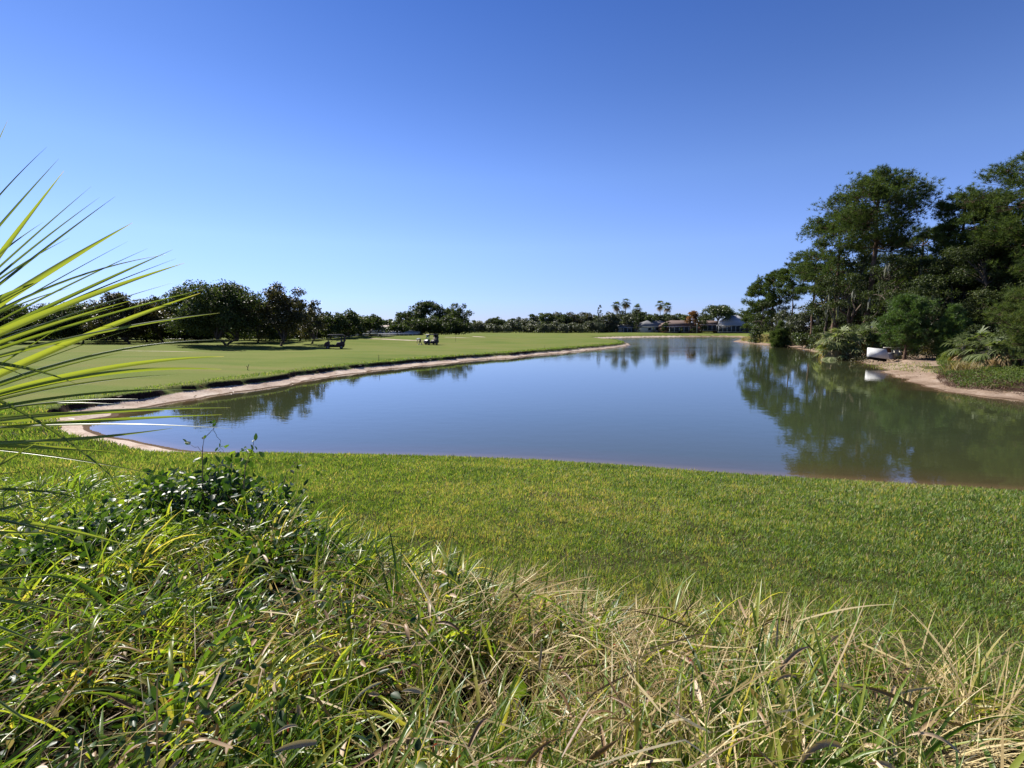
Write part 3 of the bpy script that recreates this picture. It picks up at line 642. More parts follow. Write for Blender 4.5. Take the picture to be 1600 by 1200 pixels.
ro(1600, 380, 58, 120, 'broadleaf tree at the right picture edge', 523, .2, 60, dens=1.9, cr=(.08, .13), tshift=.08)
ro(1400, 385, 68, 110, 'dark oak hung with grey moss right of the tallest pine trunk', 524, .24, 50, moss=22, clear=.25, cr=(.08, .13))
ro(1330, 392, 76, 90, 'dark oak hung with grey moss left of the tallest pine trunk', 525, .26, 44, moss=20, clear=.3, cr=(.08, .14))
ro(1302, 398, 88, 80, 'dark broad oak filling the wood between the slender and the broad pine', 537, .34, 44, clear=.15)
ro(1352, 382, 90, 90, 'dark broad oak filling the wood behind the tallest trunk', 538, .34, 44, clear=.1)
ro(1412, 366, 92, 80, 'dark broad oak filling the wood below the gap in the pines', 539, .34, 44, clear=.1)
ro(1290, 420, 90, 70, 'dark mossy oak behind the pale palmetto', 526, .3, 34, moss=14, clear=.35, cr=(.08, .14))
ro(1440, 430, 62, 90, 'dark shaded oak behind the round young pine', 527, .24, 44, moss=10, clear=.1)
ro(1380, 420, 92, 130, 'dark oak deep in the wood behind the tallest pine', 528, .34, 44, clear=.05)
ro(1480, 400, 88, 150, 'dark oak deep in the wood behind the glossy trees', 529, .34, 44, clear=.05)
ro(1580, 380, 80, 170, 'dark oak deep in the wood at the right', 530, .34, 50, clear=.05)
ro(1315, 462, 104, 80, 'dark oak deep in the wood behind the palmettos', 531, .4, 30, clear=.1)
ro(1225, 482, 116, 50, 'low grey green tree under the thin pines on the point', 532, .4, 26, 'grey_green', clear=.05)
ro(1256, 476, 106, 56, 'pale grey green tree under the slender pines', 533, .36, 28, 'grey_green', clear=.05)
ro(1190, 470, 124, 44, 'dark low tree under the leftmost pine of the point', 534, .4, 26, clear=.03)
ro(1292, 492, 92, 56, 'shadowed dark shrubby tree right of the small cone pine', 535, .3, 30, clear=.0)
ro(1700, 330, 52, 200, 'broad tree just outside the right picture edge', 536, .3, 60, clear=.03)
for k, (px, ty, d, wpx) in enumerate(((1285, 470, 118, 60), (1345, 440, 112, 90), (1420, 420, 108, 110), (1510, 400, 100, 120), (1240, 490, 124, 40), (1610, 380, 94, 140))):
    ro(px, ty, d, wpx, 'dark tree in the unlit depth of the right bank wood', 700 + k, .45, 34, clear=0, dens=2.2)
SG = 'shrubs along the right bank'
def rs(px, ty, d, wpx, lab, seed, mat, leaf=.22, ncl=20, **kw):
    return put(oak('bank_shrub', lab, height_for(px, ty, d), wpx * d / F, seed, leaf, 2.0, 0, mat, 1, ncl, 'shrub', SG, cr=(.14, .22), low=-.3, **kw), px, d)
rs(1182, 505, 122, 26, 'yellow green shrub at the left end of the wooded point', 541, 'light', .35)
rs(1238, 500, 104, 42, 'grey twiggy shrub right of the small cone pine', 542, 'grey_green', .3)
rs(1255, 518, 92, 36, 'low green shrub on the bank between cone pine and palmetto', 543, 'light', .26)
rs(1275, 520, 84, 26, 'low green shrub touching the pale palmetto on its left', 544, 'light', .24)
rs(1228, 524, 98, 24, 'low spreading shrub at the foot of the cone pine', 545, 'light', .26)
rs(1456, 502, 58, 36, 'grey leaved shrub between the two young pines', 546, 'grey_green', .2)
rs(1455, 532, 56, 40, 'low reddish brown brush between the two young pines', 547, 'oak_warm', .16, tshift=.25)
rs(1375, 520, 66, 40, 'dark shrub behind the green palmetto', 548, 'oak', .2)
rs(1524, 505, 54, 36, 'dark shrub behind the right hand palmetto', 549, 'oak', .2)
rs(1590, 500, 44, 70, 'dark shrub behind the palmetto at the right edge', 550, 'oak', .18)
rs(1430, 525, 62, 60, 'dark green shrub behind the round young pine', 551, 'oak', .2)
rs(1345, 505, 72, 60, 'dark green shrub behind the pale palmetto', 552, 'oak', .22)
YG = dict(mat='young_pine', nl=.34, nw=.03, k=16, rise=.45, up=.75, t0=.55)
rp(1418, 466, 53, [(.10, 30), (.3, 36), (.55, 34), (.8, 22), (1, 6)], 'round bushy young pine beside the white box', 561, 70, 46, name='young_pine', tr=.13, **YG)
rp(1489, 480, 50, [(.02, 17), (.25, 20), (.6, 15), (.85, 8), (1, 3)], 'narrow bright green young pine right of the bushy one', 562, 64, 30, name='young_pine', tr=.09, **YG)
rp(1219, 503, 99, [(.02, 13), (.3, 13), (.7, 8), (1, 2)], 'small dark cone shaped pine on the point', 563, 40, 26, name='young_pine', tr=.09, mat='pine', nl=.5, nw=.05, k=14, rise=.3, t0=.5)
def rpm(px, d, lab, seed, heads, **kw): return put(palmetto('palmetto_clump', lab, seed, heads, group='palmetto clumps on the right bank', **kw), px, d)
rpm(1318, 61, 'pale sunlit palmetto clump nearest the water', 571, [(-1.2, 0, 2.3), (.2, .4, 2.9), (1.1, -.5, 1.9), (0, -1, 1.0), (-1.3, -.6, .8)], Rr=1.5, pet=1.1, n=15, nd=7, t0=.82)
rpm(1362, 62, 'darker green palmetto clump right of the pale one', 572, [(-1.4, 0, 2.2), (.1, .3, 3.0), (1.5, -.2, 2.3), (.4, -1, 1.2)], Rr=1.4, pet=1.2, n=16, nd=4, t0=.5)
rpm(1530, 43, 'yellowing palmetto clump beside the green ground cover', 573, [(-1.2, 0, 1.6), (.2, .4, 2.0), (1.0, -.3, 1.4), (-.6, -.8, .7)], Rr=1.0, pet=.95, n=18, nd=12, t0=.55)
rpm(1578, 38, 'grey green palmetto clump with dead fronds at the right edge', 574, [(-1.1, .2, 1.4), (0, 0, 2.1), (1.2, .3, 1.9), (.5, -.8, .9)], Rr=1.0, pet=.95, n=18, nd=10, t0=.6)
# ------------------------------------------------------------------ golf carts
M['cart_paint'] = plain('cart_paint_dark_maroon', (.03, .010, .018), .5, .25, .1)
M['cart_paint2'] = plain('cart_paint_dark_purple', (.02, .012, .03), .4, .35, .1)
M['black_plastic'] = plain('black_plastic', (.013, .013, .014), .7, .2, .1)
M['tyre'] = plain('tyre_rubber', (.014, .014, .014), .85, .2, .1)
M['rim'] = plain('wheel_rim', (.2, .2, .2), .5, .3, .05)
M['seat'] = plain('seat_vinyl', (.30, .26, .2), .6, .4, .1)
M['roof_dark'] = plain('cart_roof_dark', (.035, .03, .04), .6, .3, .1)
M['steel'] = plain('dark_steel', (.04, .04, .045), .6, .3, .1)
m_, nt_g, o_g = new_mat('windshield'); gl = nt_g.nodes.new('ShaderNodeBsdfGlass'); gl.inputs['Roughness'].default_value = .02; gl.inputs['IOR'].default_value = 1.02; gl.inputs['Color'].default_value = (.8, .88, .9, 1)
gz_ = nt_g.nodes.new('ShaderNodeBsdfGlossy'); gz_.inputs['Roughness'].default_value = .05; mxg = nt_g.nodes.new('ShaderNodeMixShader'); mxg.inputs[0].default_value = .05
nt_g.links.new(gl.outputs[0], mxg.inputs[1]); nt_g.links.new(gz_.outputs[0], mxg.inputs[2]); nt_g.links.new(mxg.outputs[0], o_g.inputs[0]); M['glass'] = m_
def bevel(o, wd=.03, seg=2):
    b = o.modifiers.new('bevel', 'BEVEL'); b.width = wd; b.segments = seg; b.limit_method = 'ANGLE'; return o
def golf_cart(label, loc, rz, paint):
    """front towards +x"""
    t = thing('golf_cart', label, 'golf cart', loc, rz, 'golf carts on the fairway')
    P = MB()
    P.prism([(.42, .30), (1.22, .30), (1.30, .44), (1.26, .70), (1.08, .90), (.72, 1.0), (.64, .95), (.60, .42), (.42, .38)], -.56, .56)     # front cowl
    P.prism([(-1.18, .30), (-.18, .30), (-.18, .70), (-.40, .78), (-.9, .96), (-1.18, .94), (-1.26, .60)], -.58, .58)   # rear body
    bevel(P.build('body', M[paint], t), .05, 3)
    f = MB().box((.07, 0, .30), (.80, 1.08, .07)); f.box((.2, .55, .36), (.85, .06, .22)); f.box((.2, -.55, .36), (.85, .06, .22)); f.box((-.1, 0, .25), (2.1, .5, .08)); f.build('floor_pan', M['black_plastic'], t)
    s = MB().box((-.52, 0, .80), (.50, 1.08, .14)); bevel(s.build('seat', M['seat'], t), .04)
    s = MB().box((-.80, 0, 1.08), (.12, 1.08, .36), ry=-.15); bevel(s.build('backrest', M['seat'], t), .04)
    fr = MB()
    for y in (-.54, .54):
        fr.tube([(.84, y, .84), (.60, y, 1.78)], .024, 6); fr.tube([(-.96, y, .70), (-.84, y, 1.30), (-.78, y, 1.78)], .024, 6)
    fr.tube([(-.9, -.54, 1.1), (-.9, .54, 1.1)], .02, 6); fr.build('roof_frame', M['steel'], t)
    MB().box((-.90, 0, 1.36), (.04, 1.06, .80), ry=.08).build('rear_curtain', M['black_plastic'], t)
    rf = MB().prism([(-1.12, 1.74), (.82, 1.74), (.90, 1.79), (.76, 1.88), (-1.0, 1.90), (-1.16, 1.82)], -.64, .64); bevel(rf.build('roof', M['roof_dark'], t), .03)
    MB().add([(.85, -.5, .88), (.85, .5, .88), (.625, .5, 1.74), (.625, -.5, 1.74), (.87, -.5, .88), (.87, .5, .88), (.645, .5, 1.74), (.645, -.5, 1.74)], [(0, 1, 2, 3), (7, 6, 5, 4), (0, 4, 5, 1), (2, 6, 7, 3), (1, 5, 6, 2), (0, 3, 7, 4)]).build('windshield', M['glass'], t)
    a = np.linspace(0, 2 * math.pi, 15); ring = np.column_stack((.30 - .06 * np.sin(a), .27 + .16 * np.cos(a), 1.06 + .15 * np.sin(a)))
    MB().tube(ring, .014, 5, cap=False).tube([(.30, .27, 1.06), (.62, .27, .78)], .018, 6).build('steering_wheel', M['black_plastic'], t)
    MB().box((1.30, 0, .34), (.07, .9, .12)).build('bumper', M['black_plastic'], t)
    for y in (-.38, .38): MB().box((1.235, y, .62), (.05, .18, .10)).build('headlight', M['rim'], t)
    rk = MB().box((-1.12, 0, .84), (.24, .9, .16)); rk.tube([(-1.0, -.4, 1.3), (-1.0, .4, 1.3)], .016, 5); rk.build('bag_rack', M['black_plastic'], t)
    for x in (.86, -.80):
        for y in (-.50, .50):
            th_ = np.linspace(0, 2 * math.pi, 21); b = MB()
            prof = [(.13, -.09), (.19, -.10), (.225, -.07), (.235, 0), (.225, .07), (.19, .10), (.13, .09)]
            v = [(x + r_ * math.cos(q), y + e, .235 + r_ * math.sin(q)) for q in th_[:-1] for r_, e in prof]; n = 7
            b.add(v, [(i * n + j, ((i + 1) % 20) * n + j, ((i + 1) % 20) * n + (j + 1) % n, i * n + (j + 1) % n) for i in range(20) for j in range(n)])
            wl = b.build('wheel', M['tyre'], t, smooth=True)
            MB().tube([(x, y - .075, .235), (x, y + .075, .235)], .135, 14).build('rim', M['rim'], wl)
    return t
c1 = np.array(base(522, 71)); c2 = np.array(base(673.5, 87))
golf_cart('dark maroon golf cart driving left on the fairway, nearer to the big oak', c1, R(180 + 18), 'cart_paint').scale = (1.12,) * 3
golf_cart('dark purple golf cart standing beside the stooping golfer', c2, R(180 + 42), 'cart_paint2')
M['bag'] = plain('bag_fabric', (.05, .05, .06), .8, .2); M['bag2'] = plain('bag_fabric_red', (.16, .03, .03), .8, .2)
def golf_bag(label, c, rz, dx, dy, mt):
    cs, sn = math.cos(rz), math.sin(rz); t = thing('golf_bag', label, 'golf bag', c + np.array([dx * cs - dy * sn, dx * sn + dy * cs, .93]), rz, 'golf bags on the carts')
    b = MB().tube([(0, 0, 0), (-.02, 0, .1), (-.1, 0, .78), (-.11, 0, .84)], [.12, .14, .13, .14], 10); b.build('bag_body', M[mt], t)
    MB().box((-.19, 0, .35), (.10, .2, .35)).build('pocket', M[mt], t)
    for i in range(6):
        y = (i - 2.5) * .035; x = -.11 + (i % 2) * .05
        k = MB().tube([(x, y, .7), (x - .03, y * 1.5, 1.06)], .008, 5, cap=True); k.box((x - .03, y * 1.5, 1.09), (.09, .035, .06)); k.build('club', M['steel'], t)
golf_bag('dark golf bag strapped on the back of the maroon cart', c1, R(198), -1.3, .24, 'bag'); golf_bag('red golf bag strapped on the back of the maroon cart', c1, R(198), -1.3, -.24, 'bag2')
golf_bag('dark golf bag strapped on the back of the purple cart', c2, R(222), -1.16, .22, 'bag')
# ------------------------------------------------------------------ golfer bending over
M['skin'] = plain('skin', (.42, .25, .17), .55, .4, .1); M['white_shirt'] = plain('white_shirt', (.78, .78, .8), .8, .2, .06); M['dark_trousers'] = plain('dark_trousers', (.02, .02, .03), .8, .2, .1)
M['hair'] = plain('cap_white', (.7, .7, .7), .7, .2, .1); M['shoe'] = plain('shoe', (.5, .5, .5), .6, .3, .1)
def skin(name, verts, edges, rad, mat, parent, sub=2, root=0):
    me = bpy.data.meshes.new(name); me.from_pydata(verts, edges, []); o = bpy.data.objects.new(name, me); col.objects.link(o); o.parent = parent
    o.modifiers.new('skin', 'SKIN'); 
    for i, r_ in enumerate(rad): me.skin_vertices[0].data[i].radius = (r_, r_) if np.isscalar(r_) else r_
    me.skin_vertices[0].data[root].use_root = True
    s_ = o.modifiers.new('sub', 'SUBSURF'); s_.levels = sub; s_.render_levels = sub; me.materials.append(mat); return o
gl_ = np.array(base(655.5, 86.5)); gf = thing('person', 'golfer in white shirt and dark trousers stooping to the turf beside the purple cart', 'person', gl_, R(180 - 8))
# facing +x: pelvis, spine bent forward, head low, arms reaching to the ground
V = [(-.12, 0, .90), (.06, 0, 1.03), (.30, 0, 1.07), (.42, 0, 1.02), (.52, 0, .97), (.64, 0, .93)]
Rd = [(.15, .13), (.14, .12), (.155, .12), .065, .06, (.095, .085)]; E = [(0, 1), (1, 2), (2, 3), (3, 4), (4, 5)]
for sgn in (-1, 1):
    n0 = len(V)
    fx = .10 if sgn > 0 else -.30
    V += [(-.10, .11 * sgn, .84), (.02 + fx * .3, .14 * sgn, .47), (fx, .15 * sgn, .09), (fx + .17, .17 * sgn, .05)]; Rd += [.095, .06, .042, .04]; E += [(0, n0), (n0, n0 + 1), (n0 + 1, n0 + 2), (n0 + 2, n0 + 3)]
    n1 = len(V)
    V += [(.33, .20 * sgn, 1.0), (.40, .21 * sgn, .72), (.50, .13 * sgn, .46), (.53, .115 * sgn, .38)]; Rd += [.065, .046, .03, .032]; E += [(2, n1), (n1, n1 + 1), (n1 + 1, n1 + 2), (n1 + 2, n1 + 3)]
    for q, (dx, L) in enumerate(((-.028, .075), (-.010, .09), (.010, .085), (.026, .07))):
        n2 = len(V); V += [(.53 + dx, .115 * sgn, .33), (.535 + dx * 1.2, .10 * sgn, .33 - L)]; Rd += [.011, .008]; E += [(n1 + 3, n2), (n2, n2 + 1)]
    n2 = len(V); V += [(.56, .09 * sgn, .36), (.575, .07 * sgn, .31)]; Rd += [.012, .009]; E += [(n1 + 3, n2), (n2, n2 + 1)]
skin('body', V, E, Rd, M['skin'], gf)
SV = [(-.08, 0, .95), (.06, 0, 1.04), (.30, 0, 1.08), (.38, 0, 1.05)]; SE = [(0, 1), (1, 2), (2, 3)]; SR = [(.165, .145), (.16, .14), (.175, .14), .10]
for sgn in (-1, 1):
    n = len(SV); SV += [(.33, .20 * sgn, 1.01), (.385, .212 * sgn, .82)]; SR += [.085, .068]; SE += [(2, n), (n, n + 1)]
skin('shirt', SV, SE, SR, M['white_shirt'], gf)
TV = [(-.12, 0, .90), (-.06, 0, .95)]; TE = [(0, 1)]; TR = [(.175, .155), (.165, .15)]
for sgn in (-1, 1):
    n = len(TV); fx = .10 if sgn > 0 else -.30; TV += [(-.10, .115 * sgn, .82), (.02 + fx * .3, .14 * sgn, .47), (fx, .15 * sgn, .13)]; TR += [.115, .08, .06]; TE += [(0, n), (n, n + 1), (n + 1, n + 2)]
skin('trousers', TV, TE, TR, M['dark_trousers'], gf)
hb = MB(); th_ = np.linspace(0, math.pi / 2, 5)
for k in range(4):
    pass
cap_ = MB().tube([(.60, 0, .965), (.66, 0, .995), (.70, 0, 1.0)], [.105, .098, .04], 10); cap_.box((.73, 0, .90), (.10, .14, .015), ry=.9); cap_.build('cap', M['hair'], gf, smooth=True)
fc = MB().box((.745, 0, .905), (.03, .022, .03), ry=.6); fc.build('nose', M['skin'], gf)
for sgn in (-1, 1):
    fx = .10 if sgn > 0 else -.30
    bevel(MB().box((fx + .08, .16 * sgn, .045), (.29, .11, .09)).build('shoe', M['shoe'], gf), .03)
# ------------------------------------------------------------------ thin stakes
M['stake'] = plain('dark_wood_stake', (.05, .04, .032), .8, .2)
for px, py, hpx, lab, tl in ((387, 579, 9, 'crooked dark stick standing at the eroded bank edge', .12), (592, 564, 9, 'thin dark marker stake at the bank edge below the left cart', 0), (712, 534, 11, 'thin marker pole on the fairway mound right of the purple cart', 0), (851, 546, 6, 'short marker stake at the far end of the left bank', 0)):
    c = on_ground(px, py); H = hpx * np.hypot(c[0], c[1]) / F * .95
    t = thing('marker_stake', lab, 'stake', c); tb = MB().tube([(0, 0, -.1), (tl * .2, 0, H * .5), (tl, 0, H)], [.028, .024, .02], 6); tb.build('shaft', M['stake'], t)
    if tl: MB().tube([(tl * .2, 0, H * .5), (-.12, 0, H * .8)], [.018, .01], 5).build('side_twig', M['stake'], t)
    else: MB().tube([(0, 0, H), (0, 0, H + .04)], [.03, .02], 6).build('stake_tip', M['stake'], t)
# ------------------------------------------------------------------ white box and headwall on the right bank
M['white_paint'] = plain('weathered_white_paint', (.58, .575, .56), .7, .3, .22, 1.6, 0, .1); M['side_grey'] = plain('grey_white_panel', (.30, .29, .31), .7, .3, .1, 6); M['concrete'] = plain('old_concrete', (.36, .34, .30), .9, .2, .25, 4, 0, .4); M['rust'] = plain('rusty_panel', (.10, .045, .03), .8, .2, .3, 8); M['dark_gap'] = plain('dark_opening', (.012, .011, .01), .9, .1)
def solid(b, q, back, tint=.5):
    q = np.array(q); v = np.concatenate((q, q + np.array(back))); b.add(v, [(0, 1, 2, 3), (7, 6, 5, 4), (0, 4, 5, 1), (1, 5, 6, 2), (2, 6, 7, 3), (3, 7, 4, 0)]); return b
bx = thing('white_box', 'white slab sided box tilted on the sandy bank at the water', 'box', base(1374, 52.5))
o_ = base(1374, 52.5)
def bp(px, py, d): return at_depth(px, py, d) - o_
D = 52.5
A_, B_, C_, D_ = bp(1359.5, 543.3, D + 1.1), bp(1385, 545.5, D), bp(1390.5, 561.5, D - .35), bp(1358.5, 557.3, D + .75)
solid(MB(), [A_, B_, C_, D_], (.10, .55, 0)).build('front_panel', M['white_paint'], bx)
E_, F_ = bp(1395.5, 551, D + 1.4), bp(1400.5, 562, D + 1.2)
solid(MB(), [bp(1385.6, 551.3, D + .05), E_, F_, C_ + [.03, .02, 0]], (-.03, .12, 0)).build('side_panel', M['side_grey'], bx)
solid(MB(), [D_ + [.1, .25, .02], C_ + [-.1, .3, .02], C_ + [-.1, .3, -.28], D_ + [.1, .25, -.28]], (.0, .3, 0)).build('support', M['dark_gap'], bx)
hw = thing('headwall', 'low grey concrete headwall with posts behind the white box', 'headwall', base(1400, 55.5)); o_ = base(1400, 55.5)
solid(MB(), [bp(1385, 544, 55.6), bp(1394, 544, 55.6), bp(1394, 553, 55.6), bp(1385, 553, 55.6)], (0, .1, 0)).build('rusty_panel', M['rust'], hw)
for a, b_ in ((1394, 1395.6), (1399, 1404), (1407.5, 1409)):
    solid(MB(), [bp(a, 544, 55.4), bp(b_, 544, 55.4), bp(b_, 558, 55.4), bp(a, 558, 55.4)], (0, .25, 0)).build('post', M['concrete'], hw)
solid(MB(), [bp(1395.6, 551, 55.5), bp(1409, 550, 55.5), bp(1409, 560, 55.5), bp(1395.6, 560, 55.5)], (0, .2, 0)).build('concrete_panel', M['concrete'], hw)
solid(MB(), [bp(1385, 542.6, 55.3), bp(1414, 543.4, 55.3), bp(1414, 544.6, 55.3), bp(1385, 544, 55.3)], (0, .5, 0)).build('top_slab', M['concrete'], hw)
# ------------------------------------------------------------------ houses
M['wall_tan'] = plain('stucco_tan', (.42, .36, .30), .9, .2, .1); M['wall_brick'] = plain('brick_wall', (.22, .11, .08), .9, .2, .2, 6); M['wall_grey'] = plain('stucco_grey', (.36, .35, .34), .9, .2, .1); M['wall_white'] = plain('stucco_white', (.62, .60, .57), .9, .2, .06)
M['roof_grey'] = plain('grey_shingles', (.15, .15, .16), .85, .25, .25, 2.5); M['roof_pale'] = plain('pale_grey_shingles', (.36, .36, .37), .85, .25, .15, 2.5); M['roof_red'] = plain('red_brown_shingles', (.15, .105, .09), .85, .25, .2, 2.5); M['roof_tan'] = plain('tan_shingles', (.40, .34, .30), .85, .25, .15, 2.5)
M['trim'] = plain('white_trim', (.5, .5, .49), .6, .3, .05); M['pane'] = plain('window_pane', (.02, .025, .035), .08, .6, .1); M['door'] = plain('house_door', (.12, .06, .04), .5, .4, .1); M['screen'] = plain('porch_screen', (.03, .033, .04), .7, .3, .15)
def house(label, c, rz, Wd, Dp, hw_, hr, roof, wall, mroof, windows=(), porch=None, ridge=.45, cat='house', group='houses beyond the course'):
    t = thing('house', label, cat, c, rz, group); x, y = Wd / 2, Dp / 2
    MB().box((0, 0, hw_ / 2 - .3), (Wd, Dp, hw_ + .6)).build('wall', M[wall], t)
    ox, oy, e = x + .6, y + .6, hw_ - .08
    if roof == 'hip': tp = [(-ox * ridge, 0, hw_ + hr), (ox * ridge, 0, hw_ + hr)]
    elif roof == 'gable': tp = [(-ox, 0, hw_ + hr), (ox, 0, hw_ + hr)]
    else: tp = [(0, -oy, hw_ + hr), (0, oy, hw_ + hr)]
    if roof == 'front':   # gable end towards the viewer
        v = [(-ox, -oy, e), (ox, -oy, e), (ox, oy, e), (-ox, oy, e)] + tp; fs = [(0, 4, 5, 3), (1, 2, 5, 4)]; fq = [(0, 3, 2, 1)]; ft = [(0, 1, 4), (2, 3, 5)]
    else:
        v = [(-ox, -oy, e), (ox, -oy, e), (ox, oy, e), (-ox, oy, e)] + tp; fs = [(0, 1, 5, 4), (2, 3, 4, 5)]; fq = [(0, 3, 2, 1)]; ft = [(1, 2, 5), (3, 0, 4)]
    b = MB().add(v, fs + fq); b.f.append(np.array(ft)); rf = b.build('roof', M[mroof], t)
    MB().box((0, -oy - .02, e - .04), (2 * ox, .08, .22)).build('fascia', M['trim'], rf)
    for (wx, wz, ww, wh, kind) in windows:
        f = MB().box((wx, -y - .03, wz), (ww + .16, .10, wh + .16)).build('door' if kind else 'window', M['trim'], t)
        MB().box((wx, -y - .075, wz), (ww, .05, wh)).build('leaf' if kind else 'pane', M['door'] if kind else M['pane'], f)
    if porch:
        px0, px1, dp, ph, n = porch; p = MB().box(((px0 + px1) / 2, -y - dp / 2, .1), (px1 - px0, dp, .2)).build('porch', M['concrete'], t)
        MB().box(((px0 + px1) / 2, -y - dp / 2, ph), (px1 - px0 + .4, dp + .3, .16)).build('porch_roof', M[mroof], p)
        MB().box(((px0 + px1) / 2, -y - dp + .12, ph / 2 + .06), (px1 - px0 - .1, .03, ph - .3)).build('porch_screen', M['screen'], p)
        for k in range(n): MB().box((px0 + (px1 - px0) * k / (n - 1), -y - dp + .06, ph / 2 + .06), (.16, .16, ph - .28)).build('porch_post', M['trim'], p)
    return t
W3 = lambda xs, z=1.45, w=1.5, h=1.3: [(a, z, w, h, 0) for a in xs]
def hz(px, py, d): return at_depth(px, py, d)
def hplace(px, d, py_eave, hwall):   # house whose eaves show at py_eave
    p = hz(px, py_eave, d); p[2] -= hwall; return p
house('house with pale grey steep roof and long screened porch near the wooded point', hplace(1145, 236, 507.5, 3.4), R(-8), 15, 12, 3.4, 4.6, 'hip', 'wall_white', 'roof_pale', W3([-5, 0, 5]), (-9, 6.4, 3.2, 2.9, 9), .25)
house('low house joined left of the pale steep roof, in the shade of the spreading oak', hplace(1108, 241, 507, 3.0), R(-4), 13, 10, 3.0, 1.9, 'hip', 'wall_brick', 'roof_red', W3([-4.5, -1, 3]) + [(1, 1.1, 1, 2.1, 1)], (-5, 5, 2.5, 2.6, 6))
house('red brown roofed house with white fascia left of the orange tree', hplace(1058, 243, 510, 2.8), R(10), 20, 12, 2.8, 3.0, 'hip', 'wall_brick', 'roof_red', W3([-3, 1, 6]) + [(4, 1.1, 1, 2.1, 1)], (-9, 1, 3.4, 2.5, 5), .35)
house('dark grey hip roofed house between the palms', hplace(1021, 248, 510, 2.7), R(14), 19, 13, 2.7, 3.3, 'hip', 'wall_grey', 'roof_grey', W3([-6, -2, 5]) + [(1.5, 1.1, 1, 2.1, 1)], None, .3)
house('low grey roofed house at the foot of the palm pair', hplace(984, 254, 511.5, 2.6), R(6), 15, 10, 2.6, 2.2, 'hip', 'wall_tan', 'roof_grey', W3([-5, -1, 4]), (-6, 4, 3, 2.4, 6))
house('small house half hidden right of the round bush', hplace(953, 262, 512, 2.6), R(0), 12, 9, 2.6, 2.2, 'front', 'wall_tan', 'roof_tan', W3([-3, 3]))
house('tan steep roofed house with white columned porch left of the grove', hplace(600, 142, 520.5, 2.6), R(-6), 7, 10, 2.6, 2.3, 'front', 'wall_tan', 'roof_tan', W3([-1.8, 1.6]), None, group='houses behind the left oaks')
house('long low porch wing with white posts in front of the grove', hplace(628, 139, 520.5, 2.5), R(-4), 10.5, 7, 2.5, .9, 'gable', 'wall_tan', 'roof_pale', W3([-3.6, -1.2, 1.2]), (-4.8, 4.8, 2.6, 2.3, 9), group='houses behind the left oaks')
house('house with pale gable right behind the left golf cart', hplace(533, 172, 523, 2.8), R(12), 9, 9, 2.8, 2.6, 'front', 'wall_tan', 'roof_tan', W3([-2.5, 2.2]), None, group='houses behind the left oaks')
house('house with grey gable between the left cart and the tan house', hplace(568, 178, 523, 2.8), R(8), 9, 9, 2.8, 2.4, 'hip', 'wall_grey', 'roof_pale', W3([-2.5, 2.2]), None, group='houses behind the left oaks')
house('bluish grey house showing between the two tall left oaks', hplace(432, 130, 524, 2.9), R(20), 9, 9, 2.9, 1.8, 'hip', 'wall_grey', 'roof_grey', W3([-2.5, 2.2]) + [(0, 1.1, 1, 2.1, 1)], None, group='houses behind the left oaks')
house('small tan house right of the two tall left oaks', hplace(474, 138, 525, 2.7), R(16), 7, 8, 2.7, 2.2, 'front', 'wall_tan', 'roof_tan', W3([-1.8, 1.8]), None, group='houses behind the left oaks')
house('pale grey house below the left dark oaks', hplace(270, 128, 524, 2.8), R(30), 12, 9, 2.8, 1.5, 'hip', 'wall_tan', 'roof_pale', W3([-4, 0, 4]), None, group='houses behind the left oaks')
house('grey house behind the palmetto blades at the left', hplace(90, 126, 525, 2.8), R(38), 13, 9, 2.8, 1.5, 'hip', 'wall_grey', 'roof_pale', W3([-4, 0, 4]), None, group='houses behind the left oaks')
lt = thing('lamp_post', 'slim post with pale globe in front of the orange tree', 'lamp post', base(1089, 229)); MB().tube([(0, 0, -.2), (0, 0, 4.2)], [.07, .05], 6).build('post', M['trim'], lt)
MB().tube([(0, 0, 4.2), (0, 0, 4.35), (0, 0, 4.7), (0, 0, 4.85)], [.08, .26, .26, .08], 8).build('lantern', M['trim'], lt)
# ------------------------------------------------------------------ blades and leaves, in bulk
def blades(b, base_, az_, tilt, curv, L, W, K, tint, r, roll=None, wb_=.6, fold=0.0, floor=None, kink=None):
    """ribbons that start at base_, lean towards az_ and bend over by curv"""
    n = len(base_); t = np.linspace(0, 1, K + 1)
    th = tilt[:, None] + curv[:, None] * (t[None] ** 1.3)
    if kink is not None: th = th + kink[:, None] * (t[None] > .5)
    d = np.stack((np.sin(th) * np.sin(az_)[:, None], np.sin(th) * np.cos(az_)[:, None], np.cos(th)), -1)
    stp = d[:, :-1] * (L / K)[:, None, None]
    p = np.concatenate((base_[:, None], base_[:, None] + np.cumsum(stp, 1)), 1)
    if floor is not None: p[:, :, 2] = np.maximum(p[:, :, 2], floor[:, None] + .004 + .01 * t[None])
    sd = np.stack((np.cos(az_), -np.sin(az_), 0 * az_), -1)[:, None]
    nr_ = np.cross(d, np.broadcast_to(sd, d.shape))
    ro_ = (r.normal(size=n) * .7 if roll is None else roll)[:, None, None]
    s_ = sd * np.cos(ro_) + nr_ * np.sin(ro_); up_ = np.cross(s_, d)
    w_ = np.interp(t, [0, .15, .45, .8, 1], [wb_, .85, 1, .55, .04])[None, :, None] * W[:, None, None] / 2
    if fold:
        v = np.stack((p - s_ * w_, p - up_ * w_ * fold, p + s_ * w_), 2); m = 3
    else: v = np.stack((p - s_ * w_, p + s_ * w_), 2); m = 2
    vi = np.arange(n)[:, None, None] * (K + 1) * m + np.arange(K)[None, :, None] * m + np.arange(m - 1)[None, None]
    f = np.stack((vi, vi + 1, vi + m + 1, vi + m), -1).reshape(-1, 4)
    b.add(v.reshape(-1, 3), f, np.repeat(np.clip(tint, 0, 1), (K + 1) * m)); return p
